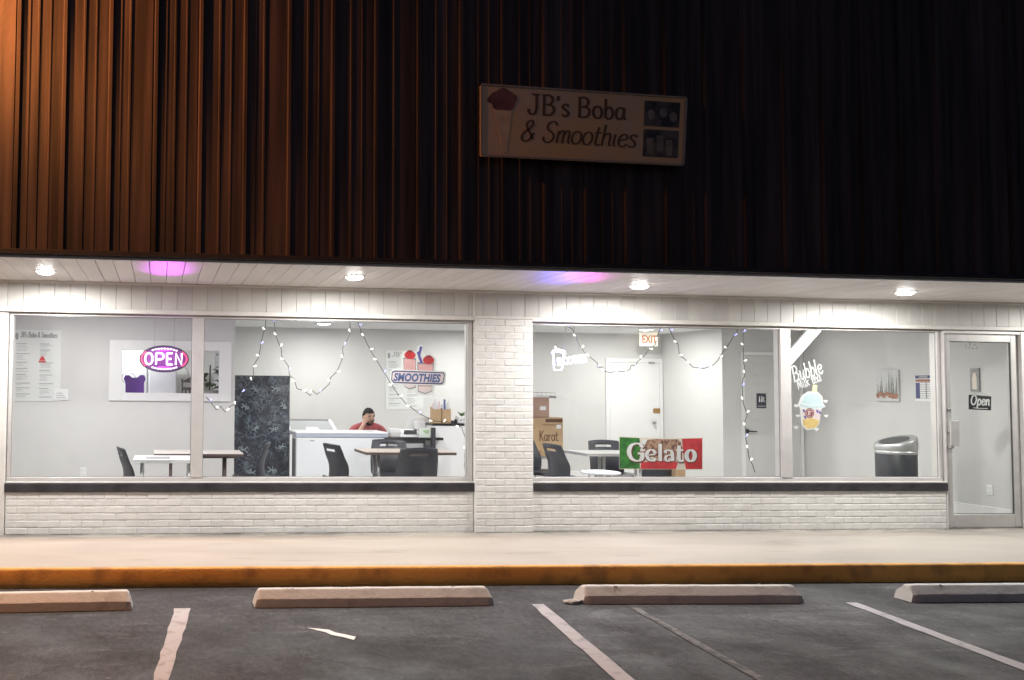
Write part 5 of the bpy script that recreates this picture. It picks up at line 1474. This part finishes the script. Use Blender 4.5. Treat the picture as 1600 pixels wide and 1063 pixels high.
# second freezer with a slanted glass top
t = thing('display_freezer', 'white display freezer with a slanted smoked glass lid behind the chest freezer', 'freezer', (2.179, 3.4, .153))
x0, x1 = 1.822, 2.528; z0 = 0.998; z1 = 1.161
m = MB(); m.box(x0, x1, 3.25, 3.80, .153, z0)
m.build('cabinet', 'white', t, bevel=.01)
for xa in (x0, x1 - .045):
    m = MB(); m.add([(xa, 3.25, z0 + .002), (xa + .045, 3.25, z0 + .002), (xa + .045, 3.78, z1), (xa, 3.78, z1), (xa, 3.8, z0 + .002), (xa + .045, 3.8, z0 + .002)], [(0, 1, 2, 3), (0, 3, 4), (1, 5, 2), (3, 2, 5, 4), (0, 4, 5, 1)]); m.build('side_cheek', 'white', t)
m = MB(); m.add([(x0 + .047, 3.27, z0 + .006), (x1 - .047, 3.27, z0 + .006), (x1 - .047, 3.78, z1 - .012), (x0 + .047, 3.78, z1 - .012)], [(0, 1, 2, 3)]); m.build('glass_lid', 'glass_dark', t, solid=.006)
MB().box(x0 + .047, x1 - .047, 3.76, 3.80, z1 - .012, z1 + .006).build('top_rail', 'ink_grey', t, bevel=.003)
m = MB(); m.add([(x0 + .25, 3.33, z0 + .035), (x0 + .45, 3.33, z0 + .035), (x0 + .43, 3.42, z0 + .065), (x0 + .28, 3.42, z0 + .065)], [(0, 1, 2, 3)]); m.build('label_sheet', 'paper_w', t, solid=.003)

# service counter with its devices
ct = thing('service_counter', 'black topped service counter right of the chest freezer', 'counter', (3.481, 2.7, .153))
x0, x1, zt = 2.984, 3.78, 0.979
MB().box(x0, x1, 2.45, 3.0, zt - .035, zt).build('counter_top', 'black_gloss', ct, bevel=.004)
MB().box(x0 + .02, 3.55, 2.5, 2.98, .153, zt - .036).build('front_panel', 'slot', ct, bevel=.004)
MB().box(x0 + .05, 3.517, 2.485, 2.499, zt - .15, zt - .08).build('reflection_strip', 'steel', ct, bevel=.003)  # steel strip standing in for grey reflections under the counter top
def dev(name, label, cat, x0, x1, z1, y0, y1, m, bevel=.008):
    t = thing(name, label, cat, ((x0 + x1) / 2, (y0 + y1) / 2, zt))
    return t
a, b = 3.096, 3.228; z1 = 1.09
t = dev('paper_box', 'small white box at the left end of the service counter', 'box', a, b, z1, 2.6, 2.72, None)
MB().box(a, b, 2.6, 2.72, zt + .001, z1 - .06).build('box_body', 'alu', t, bevel=.004); MB().box(a - .003, b + .003, 2.597, 2.723, z1 - .059, z1).build('box_lid', 'white', t, bevel=.004)
a, b = 3.214, 3.478; z1 = 1.076
t = dev('receipt_printer', 'white receipt printer with a dark slot on the service counter', 'printer', a, b, z1, 2.55, 2.75, None)
m = MB(); m.add([(a, 2.55, zt + .001), (b, 2.55, zt + .001), (b, 2.78, zt + .001), (a, 2.78, zt + .001), (a + .015, 2.57, z1 - .045), (b - .015, 2.57, z1 - .045), (b - .03, 2.68, z1), (a + .03, 2.68, z1), (b - .03, 2.78, z1), (a + .03, 2.78, z1)],
    [(0, 3, 2, 1), (0, 1, 5, 4), (4, 5, 6, 7), (7, 6, 8, 9), (9, 8, 2, 3), (1, 2, 8, 6, 5), (0, 4, 7, 9, 3)]); m.build('printer_body', 'white', t, bevel=.006)
m = MB(); m.box(a + .055, b - .035, 2.545, 2.56, zt + .045, zt + .095); m.build('paper_slot', 'slot', t, bevel=.003)
a, b = 3.462, 3.607; z0_, z1 = 0.96, 1.097
t = thing('payment_tablet', 'small tablet with a pale green screen on a black stand beside the printer', 'tablet', ((a + b) / 2, 2.52, zt))
MB().box(a - .008, b + .008, 2.506, 2.52, z0_ - .004, z1 + .012).build('tablet_case', 'alu', t, bevel=.004)
MB().box(a, b, 2.503, 2.5055, z0_ + .006, z1).build('screen', 'screen', t)
m = MB(); m.prism([(a + .04, z1 - .02), (b - .01, z1 - .015), (b - .02, z1 - .07), (a + .08, z1 - .06)], 2.501, 2.5025); m.build('screen_print', 'screen_green', t)
MB().box((a + b) / 2 - .05, (a + b) / 2 + .05, 2.522, 2.6, zt + .001, z1 - .03).build('prop_foot', 'black', t, bevel=.004)
a, b = 3.592, 3.649
t = thing('card_terminal_post', 'dark upright terminal post at the end of the service counter', 'terminal', ((a + b) / 2, 2.42, .153))
MB().box(a, b, 2.37, 2.43, 0.845 - .02, 1.117).build('terminal', 'black', t, bevel=.01, seg=2)
MB().box(a - .06, b - .005, 2.38, 2.435, .18, 0.845 + .03).build('post', 'navy_black', t, bevel=.006); MB().box(a - .14, b + .1, 2.28, 2.44, .153, .18).build('foot_plate', 'black', t, bevel=.006)
a, b = 3.419, 3.805; z1 = 1.247
t = thing('cash_monitor', 'white backed till monitor turned away from the window', 'monitor', ((a + b) / 2, 2.93, zt))
MB().prism([(a + .0, zt + .07), (b - .02, zt + .07), (b - .01, z1 - .01), (a + .03, z1)], 2.93, 2.955).build('monitor_back', 'white', t, bevel=.005)
xm = 3.589; m = MB(); m.box(xm - .08, xm + .08, 2.86, 2.928, zt + .09, zt + .2); m.box(xm - .04, xm + .04, 2.88, 2.925, zt + .02, zt + .09); m.box(xm - .1, xm + .1, 2.80, 2.95, zt + .001, zt + .02); m.build('monitor_stand', 'white', t, bevel=.006)
# tall white counter with the straw boxes and plant
t = thing('tall_counter', 'tall white counter with a black top at the right of the left window', 'counter', (3.895, 2.9, .153))
x0, x1, zc = 3.68, 4.235 + .25, 1.163
MB().box(x0, x1, 2.6, 3.2, .153, zc - .03).build('cabinet', 'white', t, bevel=.004); MB().box(x0 - .01, x1 + .01, 2.59, 3.21, zc - .03, zc).build('counter_top', 'black_gloss', t, bevel=.004)
a, b = 3.714, 3.971
t = thing('straw_box', 'brown cardboard holder full of wrapped straws on the tall counter', 'box', ((a + b) / 2, 2.75, zc))
mid_ = (a + b) / 2
zb = 1.351
for xa, xb in ((a, mid_ - .006), (mid_ + .006, b)):
    m = MB(); th = .006
    m.box(xa, xb, 2.70, 2.70 + th, zc + .001, zb); m.box(xa, xb, 2.80, 2.80 + th, zc + .001, zb + .03); m.box(xa, xa + th, 2.7061, 2.7999, zc + .001, zb + .02); m.box(xb - th, xb, 2.7061, 2.7999, zc + .001, zb + .01); m.box(xa + th, xb - th, 2.7061, 2.7999, zc + .001, zc + .006)
    m.build('carton', 'card', t)
r = random.Random(8)
for k in range(9):
    x = a + .02 + (b - a - .04) * k / 8; hgt = zb + r.uniform(.06, .14)
    MB().box(x - .013, x + .013, 2.74, 2.752, zc + .02, hgt).build('straw_wrapper', 'paper_w' if k % 3 else ('pink_pale' if k != 6 else 'steelblue'), t, bevel=.003)
t = thing('small_plant', 'small green plant in a white square pot on the tall counter', 'plant', (4.129, 2.75, zc))
a, b = 4.074, 4.228; zp = 1.257
MB().box(a, b, 2.70, 2.83, zc + .001, zp).build('pot', 'white', t, bevel=.006)
m = MB(); m.box(a + .025, a + .05, 2.697, 2.6995, zp - .06, zp - .04); m.box(a + .07, a + .1, 2.697, 2.6995, zp - .05, zp - .035); m.build('pot_print', 'ink_grey', t)
for k in range(14):
    an = r.uniform(0, 2 * PI); c = Vector(((a + b) / 2, 2.765, zp)); d = Vector((math.cos(an), math.sin(an), r.uniform(.5, 1.4))).normalized(); s_ = d.cross(Vector((0, 0, 1))).normalized(); ln = r.uniform(.06, .10)
    m = MB(); m.add([c, c + d * ln * .5 + s_ * .018, c + d * ln, c + d * ln * .5 - s_ * .018], [(0, 1, 2), (0, 2, 3)]); m.build('leaf', 'leaf', t, solid=.002)
t = thing('black_jars', 'pair of small black lidded jars between straw box and plant', 'jar', (4.011, 2.76, zc))
for u, hh in ((706, .035), (712, .05)):
    xx = {706: 4.01, 712: 4.06}[u]
    m = MB(); m.lathe([(.022, 0), (.024, hh * .7), (.016, hh), (.001, hh + .004)], (xx, 2.76, zc + .001), 14); m.build('jar', 'black', t)

# cardboard boxes on a low stand
x0, x1, z0b, z1b = 5.404, 5.978, 0.646, 1.224
t = thing('low_stand', 'low dark stand carrying the cardboard boxes', 'stand', (5.7, 3.7, .153))
MB().box(x0 - .08, x1 + .03, 3.45, 4.0, z0b - .03, z0b).build('stand_top', 'ink_grey', t, bevel=.004)
for x in (x0 - .05, x1):
    for y in (3.48, 3.97): MB().tube([(x, y, .153), (x, y, z0b - .03)], .016, 8).build('leg', 'grey', t)
t = thing('cardboard_box', 'large brown cardboard box printed Karat right of the brick pier', 'box', ((x0 + x1) / 2, 3.7, z0b), 0, 'cardboard boxes stacked by the pier')
MB().box(x0, x1, 3.5, 3.92, z0b + .001, z1b).build('carton', 'card', t, bevel=.006)
q = (5.606, 3.49, 0.882); m = MB(); hk = .145; pen(m, 'Karat', q[0], q[2], hk, .0135, 3.498, sx=(5.903 - q[0]) / (pen_width('Karat') * hk)); m.build('lettering', 'ink_brown', t)
a = (5.706, 3.49, 1.157); b = (5.964, 3.49, 1.206); m = MB(); m.box(a[0], b[0], 3.496, 3.4995, a[2], b[2]); a = (5.657, 3.49, 1.118); m.box(a[0], b[0], 3.4965, 3.4995, a[2] - .004, a[2] + .004)
m.build('box_print', 'ink_brown', t)
a = (5.874, 3.49, 1.063); b = (5.944, 3.49, 1.12); m = MB(); m.box(a[0], b[0], 3.496, 3.4995, a[2], b[2]); m.build('label_sheet', 'paper_w', t)
a = (5.556, 3.49, 0.693); b = (5.635, 3.49, 0.74); m = MB(); m.box(a[0], b[0], 3.496, 3.4995, a[2], b[2]); m.build('corner_print', 'terra', t)
m = MB(); m.box(x0 + .002, x1 - .002, 3.69, 3.74, z1b - .002, z1b + .002); m.build('packing_tape', 'cream', t)
x2, z2 = 5.776, 1.526
t = thing('cardboard_box', 'smaller faded box standing on top of the Karat carton', 'box', ((x0 + x2) / 2, 3.7, z1b), 0, 'cardboard boxes stacked by the pier')
MB().box(x0 + .02, x2, 3.52, 3.85, z1b + .003, z2).build('carton', 'card_pink', t, bevel=.006)
a = (5.628, 3.51, 1.335); b = (5.722, 3.51, 1.393); MB().box(a[0], b[0], 3.516, 3.5195, a[2], b[2]).build('label_sheet', 'paper_w', t)
m = MB(); a = (5.599, 3.51, 1.535); MB().box(x0 + .02, x2, 3.53, 3.84, z2 + .001, z2 + .012).build('top_flap', 'paper', t)
t = thing('wire_basket', 'small grey wire tray lying on top of the smaller box', 'tray', ((x0 + x2) / 2, 3.7, z2 + .02))
zz = z2 + .016; xe = 5.877
m = MB()
for z in (zz + .004, zz + .055): m.tube([(x0 + .05, 3.55, z), (xe, 3.55, z), (xe + .01, 3.8, z), (x0 + .05, 3.8, z)], .0045, 6, closed=True)
for k in range(7): x = x0 + .05 + (xe - x0 - .05) * k / 6; m.tube([(x, 3.55, zz + .055), (x, 3.55, zz + .004), (x, 3.8, zz + .004), (x, 3.8, zz + .055)], .003, 5)
m.build('wire_frame', 'grey', t)
MB().box(xe - .07, xe + .03, 3.56, 3.6, zz - .03, zz + .004).build('clip', 'ink_grey', t, bevel=.004)

# tan carton under the banner, trash can
a = 5.79; b = 5.905; z1 = 0.754
t = thing('floor_carton', 'tan cardboard carton standing below the right end of the gelato banner', 'box', ((a + b) / 2, .6, .153))
MB().box(a, b, .5, .62, .154, z1).build('carton', 'card', t, bevel=.004); MB().box(b + .001, b + .004, .54, .60, z1 - .09, z1 - .05).build('label_sheet', 'ink_grey', t)
YT = .75
a, b = 8.597, 9.013; zl0, zl1, zl2 = 0.934, 1.001, 1.122
cxx = (a + b) / 2; R_ = (b - a) / 2; YT = .62 + R_
t = thing('trash_can', 'black bin with a slanted steel swing lid by the right hand wall', 'trash can', (cxx, YT, .153))
m = MB(); m.lathe([(R_ * .9, 0), (R_ * .97, .02), (R_ * .98, zl0 - .153 - .02), (R_ * .9, zl0 - .153)], (cxx, YT, .153), 40); m.build('bin_body', 'black', t)
m = MB(); m.lathe([(R_ * .985, zl0 - .153 - .025), (R_ * 1.0, zl0 - .153 - .02), (R_ * 1.0, zl0 - .153 + .012), (R_ * .97, zl0 - .153 + .014)], (cxx, YT, .153), 40, cap=False); m.build('steel_band', 'steel', t)
vs = []; n = 40
for ring, (rr, dz) in enumerate(((1.0, 0), (1.025, .3), (1.02, .85), (.97, 1.0), (.90, .99), (.02, .97))):
    for k in range(n):
        an = 2 * PI * k / n; x = math.cos(an) * rr * R_; zz = zl0 + .014 + ((zl1 - zl0) + (zl2 - zl1) * (.5 + .5 * x / R_)) * dz
        vs.append((cxx + x, YT + math.sin(an) * rr * R_, zz))
m = MB(); m.add(vs, [(i * n + k, i * n + (k + 1) % n, (i + 1) * n + (k + 1) % n, (i + 1) * n + k) for i in range(5) for k in range(n)], True); m.build('swing_lid', 'steel', t)
m = MB(); P = []
for k in range(28):
    an = 2 * PI * k / 28; x = math.cos(an) * .72 * R_ - .1 * R_
    P.append((cxx + x, YT + math.sin(an) * .7 * R_, zl0 + .020 + ((zl1 - zl0) + (zl2 - zl1) * (.5 + .5 * x / R_)) * .985))
m.add(P, [tuple(range(28))]); m.build('lid_opening', 'slot', t, solid=.003)  # dark disc laid on the lid in place of its shaded opening

# ================================================================== the seated person
PX, PY = 2.997, 3.42
per = thing('person', 'person in a red shirt with black beard sitting behind the freezer, hand on cheek', 'person', (PX, PY, .153))
def skin_mesh(verts, edges, rad, root=0, levels=2):
    me = bpy.data.meshes.new('body')
    me.from_pydata(verts, edges, [])
    ob = bpy.data.objects.new('body', me); COL.objects.link(ob)
    md = ob.modifiers.new('Skin', 'SKIN'); md.use_smooth_shade = True
    sv = me.skin_vertices[0].data
    for i, r in enumerate(rad):
        rr = r if isinstance(r, tuple) else (r, r)
        sv[i].radius = rr; sv[i].use_root = (i == root)
    sb = ob.modifiers.new('Subdivision', 'SUBSURF'); sb.levels = levels; sb.render_levels = levels
    bpy.context.view_layer.update()
    out = bpy.data.meshes.new_from_object(ob.evaluated_get(bpy.context.evaluated_depsgraph_get()))
    bpy.data.objects.remove(ob); bpy.data.meshes.remove(me)
    return out
def grab(me, mb):
    mb.add([tuple(v.co) for v in me.vertices], [tuple(p.vertices) for p in me.polygons], True); bpy.data.meshes.remove(me)
# coordinates relative to (PX, PY, 0); -y is towards the street
HC = Vector((0.0, -.03, 1.222))
SK = [((0, .06, .56), .14), ((0, .07, .70), .135), ((0, .06, .88), .15), ((0, .05, 1.02), .135), ((0, .03, 1.10), .07), ((0, .0, 1.13), .056), ((0, -.01, 1.17), .058),
      ((-.10, .05, 1.07), .07), ((-.20, .04, 1.045), .06), ((-.255, -.06, .93), .05), ((-.235, -.22, .93), .042), ((-.175, -.21, 1.03), .034), ((-.105, -.165, 1.115), .026), ((-.09, -.155, 1.15), .030),
      ((.10, .05, 1.07), .07), ((.205, .05, 1.04), .062), ((.26, .02, .90), .05), ((.27, -.10, .77), .042), ((.20, -.25, .72), .034), ((.14, -.32, .70), .028), ((.11, -.36, .70), .030),
      ((-.10, -.02, .53), .10), ((-.14, -.22, .53), .085), ((-.15, -.42, .53), .065), ((-.15, -.44, .34), .055), ((-.15, -.44, .20), .04), ((-.15, -.55, .185), .038),
      ((.10, -.02, .53), .10), ((.14, -.22, .53), .085), ((.15, -.42, .53), .065), ((.15, -.44, .34), .055), ((.15, -.44, .20), .04), ((.15, -.55, .185), .038)]
SE = [(0, 1), (1, 2), (2, 3), (3, 4), (4, 5), (5, 6), (3, 7), (7, 8), (8, 9), (9, 10), (10, 11), (11, 12), (12, 13), (3, 14), (14, 15), (15, 16), (16, 17), (17, 18), (18, 19), (19, 20),
      (0, 21), (21, 22), (22, 23), (23, 24), (24, 25), (25, 26), (0, 27), (27, 28), (28, 29), (29, 30), (30, 31), (31, 32)]
body = MB()
body.T = Matrix.Translation((PX, PY, 0))
grab(skin_mesh([v for v, r in SK], SE, [r for v, r in SK], 0, 2), body)
# head: a shaped ball with brow, nose, cheeks and chin
def head_pt(a, e):
    x, y, z = math.cos(e) * math.sin(a), -math.cos(e) * math.cos(a), math.sin(e)
    p = Vector((x * .076, y * .098, z * .122))
    if z < 0: p.x *= 1 - .26 * (-z) ** 1.4; p.y *= 1 - .10 * (-z)
    f = max(0, -y)
    g_ = lambda cx, cz, s, : math.exp(-(((p.x - cx) / s[0]) ** 2 + ((p.z - cz) / s[1]) ** 2)) * f
    p.y -= .022 * g_(0, -.028, (.011, .022)) + .012 * g_(0, -.004, (.008, .02))
    p.y += .009 * (g_(-.03, .0, (.016, .012)) + g_(.03, .0, (.016, .012)))
    p.y -= .006 * g_(0, .022, (.05, .010)) + .006 * g_(0, -.068, (.022, .010)) + .009 * g_(0, -.105, (.022, .015))
    return p
HR = Matrix.Translation(Vector((PX, PY, 0)) + HC) @ Euler((math.radians(6), math.radians(-3), math.radians(12))).to_matrix().to_4x4()
body.T = HR
NU, NV = 40, 28
body.grid(lambda u, v: head_pt((u - .5) * 2 * PI, (v - .5) * PI * .998), NU, NV)
for s_ in (-1, 1):
    body.ball((s_ * .077, .008, -.004), .010, .020, .032, 10, 8)
    body.k = 2; body.ball((s_ * .030, -.0815, .001), .0125, .0095, .0085, 10, 8)
    body.k = 3; body.ball((s_ * .030 + .002, -.0895, .001), .0055, .003, .0058, 8, 6); body.k = 0
body.k = 1; body.ball((0, -.094, -.0635), .023, .007, .0045, 12, 6); body.ball((0, -.0935, -.0715), .020, .007, .005, 12, 6); body.k = 0
# hands: palm, four unequal bent fingers, thumb off the side of the palm
body.T = Matrix.Translation((PX, PY, 0))
def hand(wrist, d, side, curl):
    """wrist point, direction along the palm, direction from little finger to index, curl direction"""
    w, d, s_, c = Vector(wrist), Vector(d).normalized(), Vector(side).normalized(), Vector(curl).normalized()
    grab(skin_mesh([w, w + d * .035, w + d * .078], [(0, 1), (1, 2)], [.026, (.036, .018), (.038, .016)], 0, 2), body)
    for k, ln in enumerate((.060, .074, .080, .070)):
        b = w + d * .070 + s_ * (-.030 + .020 * k)
        q = [b - d * .02, b, b + d * ln * .42 + c * ln * .10, b + d * ln * .68 + c * ln * .38, b + d * ln * .78 + c * ln * .68]
        grab(skin_mesh(q, [(0, 1), (1, 2), (2, 3), (3, 4)], [.009, .0092, .0088, .0080, .0068], 0, 1), body)
    b = w + d * .02 + s_ * .022
    q = [b, b + s_ * .024 + d * .022, b + s_ * .034 + d * .050 + c * .008, b + s_ * .030 + d * .072 + c * .018]
    grab(skin_mesh(q, [(0, 1), (1, 2), (2, 3)], [.012, .0115, .0100, .0078], 0, 1), body)
hand((-.098, -.158, 1.125), (.26, .22, .94), (.62, -.76, -.12), (.35, .93, .1))
hand((.125, -.34, .70), (-.8, -.6, .0), (.55, -.8, .1), (0, 0, -1))
bo = body.build('body', ['skin', 'lip', 'eye', 'iris'], per)
# hair cap, beard, brows
def cap_mesh(test, grow, name, m):
    mb = MB(); mb.T = HR
    nu, nv = 48, 34
    pts = {}
    def fn(u, v):
        p = head_pt((u - .5) * 2 * PI, (v - .5) * PI * .998)
        n = Vector((p.x / .076 ** 2, p.y / .098 ** 2, p.z / .122 ** 2)).normalized()
        k = grow * (.75 + .5 * mnoise.noise(p * 60))
        return p + n * k
    mb.grid(fn, nu, nv, lambda i, j: not test(head_pt(((i + .5) / nu - .5) * 2 * PI, ((j + .5) / nv - .5) * PI)))
    return mb.build(name, m, per, solid=.004)
cap_mesh(lambda p: (p.z > .062 - .25 * max(0, abs(p.x) - .035) + .012 * mnoise.noise(p * 45)) or (p.y > .0 and p.z > -.055) or (p.y > -.035 and p.z > .005 and abs(p.x) > .05), .013, 'hair', 'hair')
cap_mesh(lambda p: p.y < .015 and p.z < -.036 and not (abs(p.x) < .030 and -.078 < p.z < -.056) and not (p.z > -.052 and abs(p.x) < .052) and not (p.z > -.075 and abs(p.x) < .0), .009, 'beard', 'hair')
m = MB(); m.T = HR
for s_ in (-1, 1): m.tube([(s_ * .014, -.1005, .021), (s_ * .03, -.099, .026), (s_ * .047, -.087, .020)], [.004, .0045, .003], 6)
m.tube([(-.026, -.098, -.055), (-.012, -.107, -.047), (0, -.108, -.047), (.012, -.107, -.047), (.026, -.098, -.055)], .005, 6)
m.build('eyebrows', 'hair', per)
# shirt with short sleeves, trousers, shoes
SH = [((0, .06, .58), .165), ((0, .07, .70), .158), ((0, .06, .88), .172), ((0, .05, 1.01), .155), ((0, .035, 1.09), .088), ((0, .022, 1.115), .072),
      ((-.10, .05, 1.065), .09), ((-.205, .04, 1.04), .078), ((-.258, -.04, .945), .068),
      ((.10, .05, 1.065), .09), ((.21, .05, 1.035), .078), ((.262, .03, .93), .068)]
m = MB(); m.T = Matrix.Translation((PX, PY, 0))
grab(skin_mesh([v for v, r in SH], [(0, 1), (1, 2), (2, 3), (3, 4), (4, 5), (3, 6), (6, 7), (7, 8), (3, 9), (9, 10), (10, 11)], [r for v, r in SH], 0, 2), m)
o = m.build('shirt', 'shirt', per)
TR = [((0, .05, .55), .16), ((-.10, -.02, .53), .12), ((-.14, -.22, .53), .10), ((-.15, -.43, .53), .08), ((-.15, -.44, .36), .07), ((-.15, -.44, .235), .06),
      ((.10, -.02, .53), .12), ((.14, -.22, .53), .10), ((.15, -.43, .53), .08), ((.15, -.44, .36), .07), ((.15, -.44, .235), .06)]
m = MB(); m.T = Matrix.Translation((PX, PY, 0))
grab(skin_mesh([v for v, r in TR], [(0, 1), (1, 2), (2, 3), (3, 4), (4, 5), (0, 6), (6, 7), (7, 8), (8, 9), (9, 10)], [r for v, r in TR], 0, 2), m); m.build('trousers', 'trouser', per)
for s_ in (-1, 1):
    m = MB(); m.T = Matrix.Translation((PX, PY, 0))
    grab(skin_mesh([(s_ * .15, -.40, .205), (s_ * .15, -.50, .20), (s_ * .15, -.62, .19)], [(0, 1), (1, 2)], [(.046, .05), (.048, .042), (.038, .034)], 0, 2), m); m.build('shoe', 'shoe', per)
t = thing('work_stool', 'low black stool under the seated person', 'stool', (PX, PY + .05, .153))
m = MB(); m.lathe([(.17, 0), (.19, .02), (.19, .05), (.17, .065)], (PX, PY + .05, .335), 28); m.build('seat', 'black', t)
for k in range(4):
    an = PI / 4 + k * PI / 2
    MB().tube([(PX + .1 * math.cos(an), PY + .05 + .1 * math.sin(an), .335), (PX + .18 * math.cos(an), PY + .05 + .18 * math.sin(an), .153)], .012, 8).build('leg', 'grey', t)
